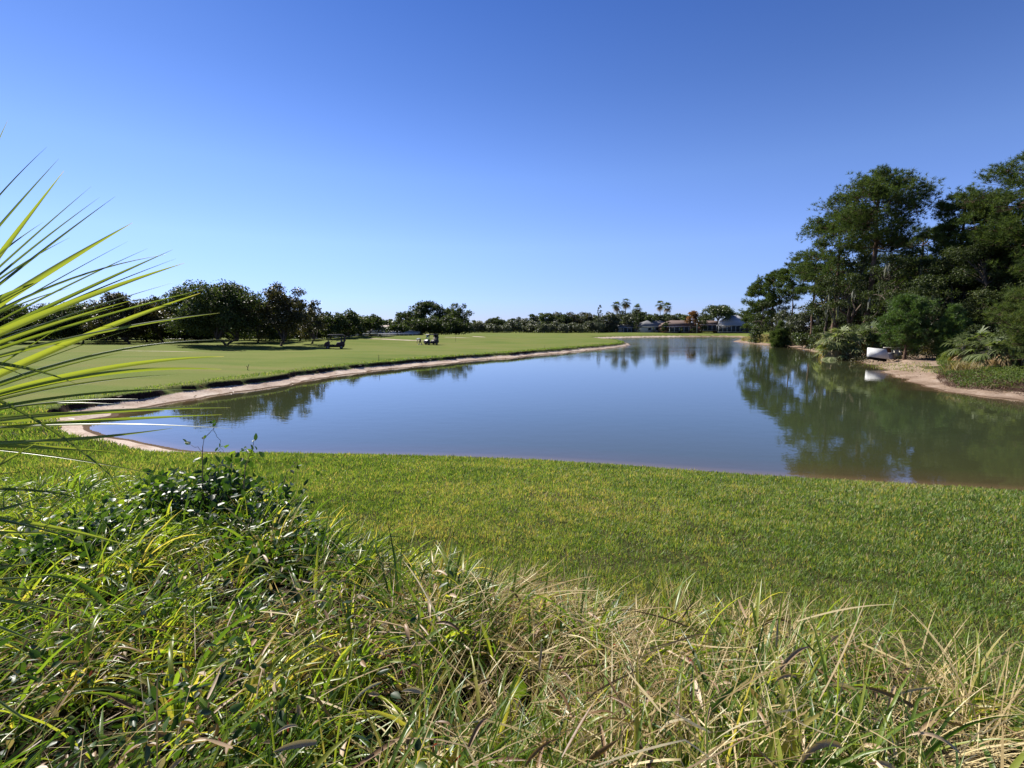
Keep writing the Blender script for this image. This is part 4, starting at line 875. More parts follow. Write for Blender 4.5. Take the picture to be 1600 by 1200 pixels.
def leaves(b, pos, d, nrm, L, W, tint, cup=.18):
    """ovate leaves, folded along the midrib"""
    n = len(pos); d = unit(d); nrm = unit(nrm - d * (nrm * d).sum(-1, keepdims=True)); s_ = np.cross(nrm, d); L = L[:, None]; W = W[:, None]
    rows = [(0, 0), (.22, .8), (.5, 1), (.78, .62), (1, 0)]
    c = [pos + d * L * a - nrm * L * .10 * a * a for a, _ in rows]
    e = [(c[i] - s_ * W * .5 * rows[i][1] + nrm * W * cup * rows[i][1], c[i] + s_ * W * .5 * rows[i][1] + nrm * W * cup * rows[i][1]) for i in (1, 2, 3)]
    v = np.stack([c[0], e[0][0], c[1], e[0][1], e[1][0], c[2], e[1][1], e[2][0], c[3], e[2][1], c[4]], 1)
    o = np.arange(n)[:, None] * 11
    q = np.concatenate([o + np.array([x]) for x in ((1, 2, 5, 4), (2, 3, 6, 5), (4, 5, 8, 7), (5, 6, 9, 8))])
    t3 = np.concatenate([o + np.array([x]) for x in ((0, 2, 1), (0, 3, 2), (7, 8, 10), (8, 9, 10))])
    base = b.n; b.add(v.reshape(-1, 3), q, np.repeat(np.clip(tint, 0, 1), 11)); b.f.append(t3 + base)
def polar(r, n, a0, a1, r0, r1, e):
    a = r.uniform(a0, a1, n); k = 1 - e; q = (r0 ** k + (r1 ** k - r0 ** k) * r.uniform(size=n)) ** (1 / k)
    return a, q, q * np.sin(np.radians(a)), q * np.cos(np.radians(a))
r5 = np.random.default_rng(55)
# ---- mown lawn between the weeds and the water
a, q, x, y = [np.concatenate(k) for k in zip(polar(r5, 640000, -60, 57, 2.6, 19, .62), polar(r5, 70000, -62, -28, 17, 40, .3))]
ok = q > weed_r(a) - .5; a, q, x, y = a[ok], q[ok], x[ok], y[ok]
z, s, _ = terrain(x, y); ok = (s > np.where(a > 5, .38, .24) + .25 * r5.uniform(size=len(s))) & (s < 30) & (z < 3.2) & ((q < 19) | (_[4] > 1.25)); ok &= ~((a < -28) & (s < .9)); a, q, x, y, z, s = a[ok], q[ok], x[ok], y[ok], z[ok], s[ok]
pt = fbm(x * .9, y * .9, 40) * .55 + fbm(x * .22, y * .22, 44) * .45; thin = fbm(x * 2.2, y * 2.2, 48, 2)
ok = r5.uniform(size=len(x)) < np.clip((thin - .15) * 4.0, .45, 1); x, y, z, q, pt, s, a = [k[ok] for k in (x, y, z, q, pt, s, a)]
n = len(x); tuft = vnoise(x * 9, y * 9, 61)
tint = .47 + (pt - .5) * .85 + (tuft - .5) * .45 - .06 * sstep(6, 12, q) + .10 * sstep(0, 6, x) * (fbm(x * .5, y * .5, 49) - .3) + r5.normal(size=n) * .17
tint = np.where(r5.uniform(size=n) < .09 + .6 * np.clip(pt - .5, 0, 1) + .10 * sstep(1, 8, x), r5.uniform(.75, 1, n), tint)
L = (.028 + .0042 * q) * r5.uniform(.55, 1.45, n) * (.75 + .5 * tuft) * np.where(a < -24, 1.25, 1); W = np.maximum(.0032, .00125 * q) * r5.uniform(.7, 1.3, n)
b = MB(); blades(b, np.column_stack((x, y, z - .004)), r5.uniform(0, 6.28, n), r5.uniform(.05, .9, n), r5.uniform(0, 1.0, n), L, W, 2, tint, r5)
tag(b.build('lawn_grass', M['turf']), 'short sunlit lawn grass sloping down to the pond', 'grass', kind='stuff')
# ---- ragged grass lip over the eroded left bank and the far shore
m = []
for p0, p1, k in zip(pp, np.roll(pp, -1, 0), kk):
    if k[2] > .3 and p0[1] < 140:
        d = p1 - p0; nl = np.linalg.norm(d); c = int(nl * 130 / max(1, (np.hypot(*p0) / 25) ** .6)); t = r5.uniform(size=c)[:, None]
        nn = np.array([-d[1], d[0]]) / max(nl, 1e-6); nn = -nn if True else nn
        off = k[0] + r5.uniform(.1, 1.5, c)[:, None] ** 1.0
        m.append(np.concatenate((p0 + d * t + nn * off, p0 + d * t - nn * off)))
m = np.concatenate(m); z, s, K_ = terrain(m[:, 0], m[:, 1]); ok = (s > K_[0] + .28) & (s < K_[0] + 1.6) & (K_[4] < 2)
m, z, s, K_ = m[ok], z[ok], s[ok], K_[:, ok]; q = np.hypot(m[:, 0], m[:, 1]); n = len(m)
b = MB(); blades(b, np.column_stack((m, z - .01)), r5.uniform(0, 6.28, n), r5.uniform(.1, .9, n), r5.uniform(.1, 1.2, n), r5.uniform(.08, .22, n), np.maximum(.006, .0008 * q) * r5.uniform(.7, 1.3, n), 3, r5.normal(.42, .2, n), r5)
tag(b.build('bank_grass', M['turf']), 'ragged grass along the eroded edge of the left bank', 'grass', kind='stuff')
# ---- twigs and dead leaves washed up on the sand
m = []
for p0, p1, k in zip(pp, np.roll(pp, -1, 0), kk):
    if k[0] > .9 and p0[1] < 130:
        d = p1 - p0; nl = np.linalg.norm(d); c = int(nl * 5); t = r5.uniform(size=c)[:, None]; nn = np.array([-d[1], d[0]]) / max(nl, 1e-6); off = r5.uniform(.0, 2.6, c)[:, None]
        m.append(np.concatenate((p0 + d * t + nn * off, p0 + d * t - nn * off)))
m = np.concatenate(m); z, s, K_ = terrain(m[:, 0], m[:, 1]); ok = (s > .02) & (s < K_[0] + .3); m, z = m[ok], z[ok]; n = len(m)
b = MB(); blades(b, np.column_stack((m, z + .01)), r5.uniform(0, 6.28, n), r5.uniform(1.2, 1.6, n), r5.uniform(-.3, .4, n), r5.uniform(.06, .4, n), r5.uniform(.015, .06, n), 3, r5.uniform(0, .8, n), r5)
tag(b.build('shore_debris', M['litter']), 'twigs and dead leaves washed up on the sandy banks', 'debris', kind='stuff')
# ---- right bank: green ground cover, its dry roots, reeds on the point
def scatter_px(polyg, n, r, lift=0):
    P = np.array([on_plane(px, py, lift)[:2] for px, py in polyg]); lo, hi = P.min(0), P.max(0); out = []
    while sum(map(len, out)) < n:
        q = r.uniform(lo, hi, (n, 2)); ins = np.zeros(len(q), bool)
        for a_, b_ in zip(P, np.roll(P, -1, 0)):
            c = ((a_[1] > q[:, 1]) != (b_[1] > q[:, 1])) & (q[:, 0] < (b_[0] - a_[0]) * (q[:, 1] - a_[1]) / (b_[1] - a_[1] + 1e-9) + a_[0]); ins ^= c
        out.append(q[ins])
    return np.concatenate(out)[:n]
GC = [(1462, 556), (1510, 554), (1600, 556), (1720, 560), (1760, 602), (1640, 594), (1560, 591), (1500, 587), (1472, 576)]
c = scatter_px(GC, 40000, r5, 1.0); z, s, _ = terrain(c[:, 0], c[:, 1]); hgt = .15 + .55 * fbm(c[:, 0] * .7, c[:, 1] * .7, 70) ; n = len(c)
b = MB(); leaves(b, np.column_stack((c, z + hgt * r5.uniform(.2, 1, n))), unit(r5.normal(size=(n, 3)) + [0, 0, .2]), unit(r5.normal(size=(n, 3)) * .6 + [0, 0, 1]), r5.uniform(.07, .15, n), r5.uniform(.035, .075, n), r5.normal(.5, .17, n) + (vnoise(c[:, 0] * .5, c[:, 1] * .5, 3) - .5) * .5)
tag(b.build('ground_cover', M['cover']), 'low green ground cover vine on the right bank above the sand', 'ground cover', kind='stuff')
RC = [(1474, 580), (1560, 592), (1640, 595), (1760, 603), (1760, 628), (1600, 609), (1540, 603), (1485, 596), (1462, 588)]
c = scatter_px(RC, 9000, r5, .5); z, s, _ = terrain(c[:, 0], c[:, 1]); n = len(c)
b = MB(); blades(b, np.column_stack((c, z)), r5.uniform(0, 6.28, n), r5.uniform(.2, 1.3, n), r5.uniform(.2, 1.2, n), r5.uniform(.15, .5, n), r5.uniform(.012, .03, n), 3, r5.uniform(0, .75, n), r5)
tag(b.build('dry_vines', leaf_mat('reddish_dry_vine', [(0, (.05, .025, .018)), (.5, (.13, .07, .05)), (1, (.24, .16, .11))], .2, .8)), 'tangled reddish brown dry vines hanging over the right bank sand', 'vines', kind='stuff')
PC = [(1150, 527), (1185, 524), (1225, 527), (1262, 531), (1310, 538), (1300, 548), (1262, 539), (1225, 535), (1165, 531)]
c = scatter_px(PC, 9000, r5, .8); z, s, _ = terrain(c[:, 0], c[:, 1]); ok = s > 1.5; c, z = c[ok], z[ok]; n = len(c)
b = MB(); blades(b, np.column_stack((c, z)), r5.uniform(0, 6.28, n), r5.uniform(.0, .5, n), r5.uniform(.1, .8, n), r5.uniform(.4, 1.1, n), r5.uniform(.04, .09, n), 3, r5.normal(.4, .25, n), r5)
tag(b.build('reed_grass', M['reed']), 'tall dry tan grass on the wooded point', 'grass', kind='stuff')
for px, d, H, lab, sd in ((1303, 62.5, 1.9, 'tan reed clump at the left foot of the pale palmetto', 1), (1512, 36, 1.1, 'tan dry grass clump below the yellowing palmetto', 2)):
    r = np.random.default_rng(sd); t = thing('reed_clump', lab, 'reeds', base(px, d)); n = 420; p = np.column_stack((r.normal(size=(n, 2)) * .45, np.zeros(n)))
    b = MB(); blades(b, p, r.uniform(0, 6.28, n), r.uniform(0, .4, n), r.uniform(.2, 1.1, n), H * r.uniform(.6, 1.1, n), r.uniform(.03, .05, n), 5, r.uniform(0, 1, n), r); b.build('stems', M['reed'], t)
WC = [(1300, 556), (1420, 562), (1455, 566), (1470, 580), (1440, 575), (1380, 566), (1330, 560)]
c = scatter_px(WC, 900, r5, .7); z, s, _ = terrain(c[:, 0], c[:, 1]); n = len(c); b = MB(); blades(b, np.column_stack((c, z)), r5.uniform(0, 6.28, n), r5.uniform(.1, 1, n), r5.uniform(.1, 1, n), r5.uniform(.08, .3, n), r5.uniform(.02, .04, n), 3, r5.normal(.55, .25, n), r5)
tag(b.build('bank_weeds', M['turf']), 'sparse weeds on the sand around the white box', 'weeds', kind='stuff')
# ---- forest floor brush
FC = [(1300, 540), (1600, 546), (1800, 552), (1760, 562), (1470, 556), (1330, 553)]
c = scatter_px(FC, 16000, r5, 1.0); z, s, _ = terrain(c[:, 0], c[:, 1]); n = len(c); b = MB()
leaves(b, np.column_stack((c, z + r5.uniform(0, .7, n) ** 1.5)), unit(r5.normal(size=(n, 3)) + [0, 0, .3]), unit(r5.normal(size=(n, 3)) + [0, 0, .8]), r5.uniform(.12, .3, n), r5.uniform(.06, .14, n), r5.normal(.45, .2, n))
tag(b.build('forest_undergrowth', M['oak_warm']), 'brown green undergrowth on the floor of the right bank wood', 'undergrowth', kind='stuff')

# ------------------------------------------------------------------ overgrown weeds in front
def weed_pts(n, a0, a1, e=.45, r0=.75, edge=0.0):
    a, q, x, y = polar(r5, n * 3, a0, a1, r0, 13.5, e); ok = q < weed_r(a) + edge + .7 * (vnoise(x * 1.7, y * 1.7, 90) - .5) * np.clip(q / 3, .6, 2)
    hol = fbm(x * 1.5, y * 1.5, 200, 2) + .25 * np.exp(-((x + .2) ** 2 + (y - 2.15) ** 2) / .25) * -1 - .10 * sstep(-10, -25, a) * sstep(3.6, 2.4, q)      # open hollows between the weed heaps
    ok &= (r5.uniform(size=len(a)) < np.clip((hol - .33) * 8, .17, 1)) | (q > weed_r(a) - .45)
    a, q, x, y = a[ok][:n], q[ok][:n], x[ok][:n], y[ok][:n]; z = terrain(x, y)[0]; return a, q, x, y, z
def mound(a, q, x, y): return (.12 + .28 * fbm(x * 1.3, y * 1.3, 77) + .34 * sstep(4.5, 1.6, q) * (.5 + fbm(x * 1.9, y * 1.9, 78))) * sstep(0, 1.1, weed_r(a) - q + .25)
def clumpy(x, y, sd, k=2.2, lo=.08): return r5.uniform(size=len(x)) < np.clip((fbm(x * k, y * k, sd, 2) - .37) * 6, lo, 1)
# green grass blades lying towards the lower left and upper right as if combed
a, q, x, y, z = weed_pts(3200, -60, 56); ok = clumpy(x, y, 120, 2.2, .03) & (r5.uniform(size=len(a)) < np.where((a < -12) & (q < 3.4), .36, 1)); a, q, x, y, z = [k[ok] for k in (a, q, x, y, z)]; n = len(a); mh = mound(a, q, x, y); sc_ = np.clip(q / 3, .8, 2.0)
tn = .60 + (fbm(x * .8, y * .8, 31) - .5) * .5 + r5.normal(size=n) * .2
azb = np.where(r5.uniform(size=n) < .6, r5.normal(.9, .8, n), r5.uniform(0, 6.28, n))
b = MB(); blades(b, np.column_stack((x, y, z + mh * r5.uniform(-.1, .45, n))), azb, r5.uniform(.05, .8, n), r5.uniform(.6, 2.3, n), (r5.uniform(.14, .40, n) + .45 * mh) * sc_ ** .3, (.006 + .024 * r5.uniform(size=n) ** 1.5) * sc_ ** .25, 8, tn, r5, fold=.35, floor=z)
# finer grass
a, q, x, y, z = weed_pts(1500, -60, 56); ok = clumpy(x, y, 131, 3, .03) & (r5.uniform(size=len(a)) < np.where((a < -12) & (q < 3.4), .25, .8)); a, q, x, y, z = [k[ok] for k in (a, q, x, y, z)]; n = len(a); mh = mound(a, q, x, y); sc_ = np.clip(q / 3, .8, 2.0)
blades(b, np.column_stack((x, y, z + mh * r5.uniform(-.1, .6, n))), r5.uniform(0, 6.28, n), r5.uniform(.1, 1.2, n), r5.uniform(0, 1.5, n), r5.uniform(.08, .30, n) * sc_ ** .5, r5.uniform(.002, .0055, n) * sc_ ** .5, 5, .5 + r5.normal(size=n) * .22, r5, floor=z)
# tussocks: blades that fan out of one root, dark gaps between them
def tussocks(n, a0, a1, nb, e, r0, keep, Lr, Wr, tilt, curv, tbase, tsd, K=8, fold=.35, edge=0.0):
    a, q, x, y, z = weed_pts(n, a0, a1, e, r0, edge); ok = keep(a, q, x, y); a, q, x, y, z = [k[ok] for k in (a, q, x, y, z)]; m = len(a); mh = mound(a, q, x, y)
    cnt = r5.integers(nb[0], nb[1], m); i = np.repeat(np.arange(m), cnt); n_ = len(i); sc = np.clip(q / 3, .8, 1.9)[i]
    ph = r5.uniform(0, 6.28, n_); rr_ = np.abs(r5.normal(size=n_)) * .035 * sc; bias = r5.normal(.9, .7, m)[i]
    az_ = np.where(r5.uniform(size=n_) < .45, bias + r5.normal(size=n_) * .5, ph)
    P = np.column_stack((x[i] + rr_ * np.sin(ph), y[i] + rr_ * np.cos(ph), z[i] + mh[i] * r5.uniform(0, .35, n_)))
    L = (r5.uniform(*Lr, m)[i] * r5.uniform(.55, 1.15, n_) + .6 * mh[i]) * sc ** .3; W = r5.uniform(*Wr, m)[i] * r5.uniform(.6, 1.15, n_) * sc ** .3
    t_ = (tbase + r5.normal(size=m) * tsd)[i] + r5.normal(size=n_) * .12
    blades(b, P, az_, r5.uniform(*tilt, n_), r5.uniform(*curv, n_), L, W, K, t_, r5, fold=fold, floor=z[i], kink=np.where(r5.uniform(size=n_) < .12, r5.uniform(.6, 1.6, n_), 0))
tussocks(680, -60, 56, (7, 22), .3, .85, lambda a, q, x, y: r5.uniform(size=len(a)) < np.where((a < -14) & (q < 3), .45, np.where((a > -8) & (q > 1.9), .6, 1)), (.15, .42), (.008, .026), (.1, .95), (.5, 2.2), .62, .17)
# brighter fine grass on the far left strip
a, q, x, y, z = weed_pts(9000, -60, -24, .2, 5.0); n = len(a)
blades(b, np.column_stack((x, y, z)), r5.uniform(0, 6.28, n), r5.uniform(.1, .9, n), r5.uniform(.2, 1.4, n), r5.uniform(.15, .42, n), r5.uniform(.006, .013, n), 5, r5.normal(.72, .17, n), r5, floor=z)
tag(b.build('weed_grass', M['weed']), 'overgrown green grass blades in the foreground', 'weeds', kind='stuff')
# straw: thin pale stalks lying over the middle and right
a, q, x, y, z = weed_pts(8000, -30, 56, .35, .8, .15); keep = clumpy(x, y, 140, 1.6, .2); keep &= r5.uniform(size=len(a)) < np.interp(a, [-30, -15, 0, 15, 30, 56], [.06, .22, .6, .75, .55, .3]) * np.interp(weed_r(a) - q, [0, 1.2, 2.5], [1, .9, .5])
a, q, x, y, z = [k[keep] for k in (a, q, x, y, z)]; n = len(a); mh = mound(a, q, x, y)
az3 = np.where(r5.uniform(size=n) < .7, r5.choice([.95, -2.0, 1.5, -1.4], n) + r5.normal(size=n) * .4, r5.uniform(0, 6.28, n))
b = MB(); blades(b, np.column_stack((x, y, z + mh * r5.uniform(.35, 1.15, n))), az3, r5.uniform(1.05, 1.62, n), r5.uniform(-.4, .8, n), r5.uniform(.10, .5, n), .002 + .0075 * r5.uniform(size=n) ** 2, 7, r5.beta(2.2, 1.7, n), r5, floor=z, kink=np.where(r5.uniform(size=n) < .3, r5.uniform(-.9, 1.4, n), 0))
a, q, x, y, z = weed_pts(1100, -58, -10, .4, .8); n = len(a); mh = mound(a, q, x, y)
blades(b, np.column_stack((x, y, z + mh * r5.uniform(.1, 1.0, n))), r5.uniform(0, 6.28, n), r5.uniform(.6, 1.5, n), r5.uniform(-.2, .8, n), r5.uniform(.12, .5, n), r5.uniform(.002, .006, n), 6, r5.beta(2, 2.5, n), r5, floor=z)
tussocks(390, -22, 56, (12, 34), .3, .85, lambda a, q, x, y: r5.uniform(size=len(a)) < np.interp(a, [-22, -8, 10, 30, 56], [.15, .7, 1, .8, .5]), (.16, .42), (.0025, .0075), (.3, 1.35), (.2, 1.6), .6, .18, 8, 0, .1)
# chopped straw and chaff lying on the soil
a, q, x, y = polar(r5, 14000, -58, 56, .8, 8, .5); ok = q < weed_r(a); a, q, x, y = a[ok], q[ok], x[ok], y[ok]; z = terrain(x, y)[0]; n = len(a)
blades(b, np.column_stack((x, y, z + r5.uniform(.0, .05, n))), r5.uniform(0, 6.28, n), r5.uniform(1.3, 1.65, n), r5.uniform(-.3, .3, n), r5.uniform(.04, .2, n), r5.uniform(.002, .006, n), 3, r5.uniform(-.1, .6, n), r5, floor=z)
# a few standing seed stalks
a, q, x, y, z = weed_pts(260, -20, 52, .3, 1.2); n = len(a)
blades(b, np.column_stack((x, y, z)), r5.uniform(0, 6.28, n), r5.uniform(.1, .7, n), r5.uniform(.1, .8, n), r5.uniform(.3, .62, n), r5.uniform(.0018, .003, n), 7, r5.beta(3, 1.6, n), r5, floor=z)
tag(b.build('dry_grass', M['straw']), 'matted pale dry grass stalks lying over the foreground weeds', 'dry grass', kind='stuff')
# dead leaf blades and curled litter
a, q, x, y, z = weed_pts(1900, -58, 56, .4, .8); n = len(a); mh = mound(a, q, x, y)
b = MB(); blades(b, np.column_stack((x, y, z + mh * r5.uniform(.2, 1.05, n))), r5.uniform(0, 6.28, n), r5.uniform(.6, 1.6, n), r5.uniform(-.3, 2.2, n), r5.uniform(.06, .22, n), r5.uniform(.007, .022, n), 8, r5.beta(2.2, 2.0, n), r5, fold=.7, floor=z, wb_=.5)
a, q, x, y, z = weed_pts(1800, -58, -8, .4, .8); n = len(a); mh = mound(a, q, x, y)
leaves(b, np.column_stack((x, y, z + mh * r5.uniform(.1, 1.0, n))), r5.normal(size=(n, 3)) * [1, 1, .5], unit(r5.normal(size=(n, 3)) * .7 + [0, 0, 1]), r5.uniform(.025, .07, n), r5.uniform(.012, .03, n), r5.beta(2, 1.6, n), .4)
tag(b.build('leaf_litter', M['litter']), 'curled brown and pinkish dead leaves among the foreground weeds', 'dead leaves', kind='stuff')
# broad leaved ground cover on the left
a, q, x, y, z = weed_pts(9000, -60, -6, .35, .8); keep = clumpy(x, y, 150, 2.4, .02); keep &= r5.uniform(size=len(a)) < np.interp(a, [-60, -25, -6], [1, .8, .15]); a, q, x, y, z = [k[keep] for k in (a, q, x, y, z)]; n = len(a); mh = mound(a, q, x, y); sc_ = np.clip(q / 3, .75, 1.9)
b = MB(); leaves(b, np.column_stack((x, y, z + mh * r5.uniform(0, 1.15, n) + .02)), unit(r5.normal(size=(n, 3)) + [.3, .2, .1]), unit(r5.normal(size=(n, 3)) * .8 + [0, 0, 1]), r5.uniform(.025, .075, n) * sc_ ** .7, r5.uniform(.015, .038, n) * sc_ ** .7, r5.normal(.5, .24, n) - .17 * (q < 3.4))
a, q, x, y, z = weed_pts(2600, 5, 56, .3, .8); n = len(a); leaves(b, np.column_stack((x, y, z + r5.uniform(0, .2, n))), unit(r5.normal(size=(n, 3)) + [0, 0, .3]), unit(r5.normal(size=(n, 3)) * .6 + [0, 0, 1]), r5.uniform(.02, .05, n), r5.uniform(.012, .022, n), r5.normal(.6, .2, n))
tag(b.build('broadleaf_weeds', M['broad']), 'small glossy broad leaves carpeting the left foreground', 'weeds', kind='stuff')
a, q, x, y, z = weed_pts(420, -55, 30, .4, .9); n = len(a); b = MB(); mh = mound(a, q, x, y); leaves(b, np.column_stack((x, y, z + mh * r5.uniform(.3, 1.1, n))), r5.normal(size=(n, 3)), unit(r5.normal(size=(n, 3)) + [0, 0, 1]), r5.uniform(.015, .035, n), r5.uniform(.005, .012, n), r5.uniform(0, 1, n))
tag(b.build('red_leaves', M['red_leaf']), 'scattered small red leaves in the foreground weeds', 'leaves', kind='stuff')

# ------------------------------------------------------------------ single plants that stand out
def at_g(px, py): c = on_ground(px, py); c[2] = gz(c[0], c[1]); return c
def tuft_plant(px, py, n, L, W, lab, sd, tint=.62, tl=(.1, .9), mat='weed', cat='grass tuft', az0=None):
    r = np.random.default_rng(sd); c = at_g(px, py); t = thing('grass_tuft', lab, cat, c); p = np.column_stack((r.normal(size=(n, 2)) * .018, np.zeros(n)))
    a_ = r.uniform(0, 6.28, n) if az0 is None else r.normal(az0, .6, n)
    b = MB(); blades(b, p, a_, r.uniform(*tl, n), r.uniform(.1, 1.2, n), L * r.uniform(.6, 1.1, n), W * r.uniform(.7, 1.15, n), 8, r.normal(tint, .14, n), r, fold=.4); b.build('blades', M[mat], t, smooth=True)
    b = MB()
    for k in range(3): b.tube([(r.normal() * .01, r.normal() * .01, -.03), (r.normal() * .02, r.normal() * .02, .05), (r.normal() * .04, r.normal() * .04, .12)], [.006, .005, .003], 5, .5)
    b.build('stem', M['stem'], t)
for k, (px, py, n, L, W, lab, ti, tl) in enumerate((
    (222, 1110, 12, .24, .017, 'spreading star shaped grass tuft in the dark lower left weeds', .62, (.6, 1.3)),
    (585, 880, 8, .42, .016, 'upright pale green grass tuft with a dry split tip at the weed edge', .82, (.05, .5)),
    (470, 900, 10, .45, .018, 'bright yellow green tuft leaning right of the dark leafy shrub', .8, (.3, 1.0)),
    (715, 1010, 9, .34, .014, 'tall slim dark green grass tuft in the middle weeds', .48, (.02, .5)),
    (1000, 1150, 8, .30, .014, 'fresh green blades standing in the straw right of the round leaf', .6, (.02, .45)),
    (1190, 1120, 9, .27, .014, 'green tuft rising from the straw at the lower right', .58, (.02, .5)),
    (1345, 1190, 4, .26, .018, 'yellow tipped upright blade at the bottom edge on the right', .93, (.0, .2)),
    (1395, 1075, 7, .24, .024, 'cluster of broad yellowing spear leaves at the right weed edge', .9, (.3, 1.1)),
    (1420, 1110, 4, .17, .016, 'short tuft with rusty orange dead tips among the right weeds', .97, (.0, .5)),
    (1550, 1110, 11, .20, .020, 'leathery green leaved weed at the right edge of the picture', .45, (.3, 1.1)),
    (1080, 1060, 8, .34, .010, 'slender grass tuft rising out of the straw at the lawn edge', .75, (.05, .6)),
    (560, 1190, 10, .24, .016, 'broad bladed green tuft at the bottom edge left of the middle', .55, (.2, 1.0)),
    (330, 930, 9, .36, .018, 'yellow green wide bladed tuft in the sunlit left weeds', .82, (.3, 1.1)),
    (160, 960, 8, .32, .016, 'long bladed tuft reaching out over the dark left corner', .75, (.5, 1.2)))):
    tuft_plant(px, py, n, L, W, lab, 900 + k, ti, tl)
def curve_px(pts, m=14):
    P = np.array([at_depth(*p) for p in pts]); t = np.linspace(0, len(P) - 1, m); i = np.clip(t.astype(int), 0, len(P) - 2); f = (t - i)[:, None]
    p0 = P[np.clip(i - 1, 0, None)]; p1 = P[i]; p2 = P[i + 1]; p3 = P[np.clip(i + 2, None, len(P) - 1)]
    return .5 * (2 * p1 + (p2 - p0) * f + (2 * p0 - 5 * p1 + 4 * p2 - p3) * f ** 2 + (3 * p1 - p0 - 3 * p2 + p3) * f ** 3)
t = thing('dry_stalk', 'long bent pale dry stalk arching over the dark gap in the middle weeds', 'stalk', (0, 0, 0)); P = curve_px([(590, 970, 2.3), (650, 988, 2.2), (710, 1045, 2.05), (780, 1110, 1.9), (850, 1180, 1.8)])
t.location = Vector(P[0]); MB().tube(P - P[0], np.linspace(.0035, .006, len(P)), 6).build('stalk', M['straw'], t, smooth=True)
for sgn in (1, -1): MB().tube([P[5 + sgn] - P[0], P[5 + sgn] - P[0] + [.03 * sgn, .02, .04]], [.004, .002], 5).build('leaf_sheath', M['straw'], t)
t = thing('dry_stalk', 'second bent dry stalk lying in the bottom middle weeds', 'stalk', (0, 0, 0)); P = curve_px([(510, 1120, 1.9), (560, 1165, 1.8), (640, 1195, 1.72), (700, 1215, 1.7)]); t.location = Vector(P[0]); MB().tube(P - P[0], np.linspace(.0045, .006, len(P)), 6).build('stalk', M['straw'], t, smooth=True)
# round leaf in the middle weeds
def leaf_thing(name, lab, cat, px, py, d, L, Wd, dr, nr, tint):
    o_ = at_depth(px, py, d); t = thing(name, lab, cat, o_); b = MB(); leaves(b, np.zeros((1, 3)), np.array([dr], float), np.array([nr], float), np.array([L]), np.array([Wd]), np.array([tint]), .1); b.build('leaf', M['broad'], t, smooth=True)
    MB().tube([(0, 0, 0), (-.02, .02, -.12), (0, .03, -.3)], [.002, .003, .003], 5).build('stem', M['stem'], t)
leaf_thing('round_leaf_plant', 'single pale round leaf in the middle of the dry grass', 'plant', 812, 1092, 1.95, .10, .075, (-.1, .1, 1), (.2, -1, .2), .88)
# ---- dark leafy shrub and sprigs in front of the pond
def sprig(name, lab, cat, c, paths, nleaf, L, Wd, sd, tint=.5, mat='broad', spread=.0, taper=1):
    r = np.random.default_rng(sd); t = thing(name, lab, cat, c); sb = MB(); lb = MB(); pos = []; dr = []
    for P, rad_ in paths:
        P = np.array(P, float); tt = np.linspace(0, 1, 9); Q = np.stack([np.interp(tt, np.linspace(0, 1, len(P)), P[:, k]) for k in range(3)], 1); Q[1:-1] += r.normal(size=(7, 3)) * .012
        sb.tube(Q, np.linspace(rad_, rad_ * .45, 9), 5)
        ti = r.uniform(.25, 1, nleaf) ** .8; q = np.stack([np.interp(ti, tt, Q[:, k]) for k in range(3)], 1) + r.normal(size=(nleaf, 3)) * spread; pos.append(q); dr.append(unit(r.normal(size=(nleaf, 3)) + [0, 0, .25]))
    sb.build('stems', M['stem'], t); pos = np.concatenate(pos); dr = np.concatenate(dr); n = len(pos)
    leaves(lb, pos, dr, unit(r.normal(size=(n, 3)) * .6 + [0, 0, 1]), L * r.uniform(.6, 1.2, n), Wd * r.uniform(.7, 1.2, n), r.normal(tint, .2, n)); lb.build('leaves', M[mat], t); return t
def shrub(px, py, H, sp, ns, nleaf, lab, sd, L=.05, Wd=.03, tint=.4, spread=.05):
    r = np.random.default_rng(sd); c = at_g(px, py); ps = []
    for k in range(ns):
        a_ = r.uniform(0, 6.28); e = r.uniform(.1, 1) ** .6 * sp; ps.append(([(r.normal() * .05, r.normal() * .05, -.03), (math.cos(a_) * e * .5, math.sin(a_) * e * .5, H * .5), (math.cos(a_) * e, math.sin(a_) * e, H * r.uniform(.55, 1.0))], .007))
    return sprig('leafy_shrub', lab, 'shrub', c, ps, nleaf, L, Wd, sd, tint, 'broad', spread)
shrub(335, 820, .70, .62, 26, 26, 'dark glossy leaved shrub standing up against the lawn before the pond', 31, .11, .062, .42, .12)
shrub(400, 845, .44, .60, 26, 22, 'lower dark shrub on the right side of the glossy one', 32, .10, .052, .36, .12)
shrub(275, 815, .46, .6, 20, 24, 'yellowish leaved shrub on the left side of the glossy one', 33, .115, .075, .80, .12)
shrub(200, 850, .36, .7, 22, 24, 'low green leafy shrub left among the weeds', 34, .09, .06, .6, .1)
shrub(90, 900, .45, .6, 26, 24, 'leafy weed patch under the palmetto blades', 35, .09, .06, .62, .1)
shrub(455, 905, .28, .5, 20, 20, 'knee high leafy weeds between the dark shrub and the yellow green tufts', 36, .08, .05, .55, .1)
def sp_px(lab, sd, d, pts, twigs, nleaf, L=.05, Wd=.03, tint=.45):
    P = np.array([at_depth(px, py, d) for px, py in pts]); o_ = P[0].copy(); o_[2] = gz(o_[0], o_[1]); P[0] = o_; paths = [(P - o_, .006)]
    for tw in twigs: paths.append((np.array([at_depth(px, py, d) for px, py in tw]) - o_, .003))
    sprig('weed_sprig', lab, 'sprig', o_, paths, nleaf, L, Wd, sd, tint, 'broad', .012)
sp_px('tall bare vine sprig with a few leaves in front of the water', 41, 5.6, [(318, 800), (316, 700), (328, 672), (338, 655)], [[(334, 668), (342, 690), (348, 710)], [(317, 705), (300, 695), (288, 690)]], 5, .06, .035)
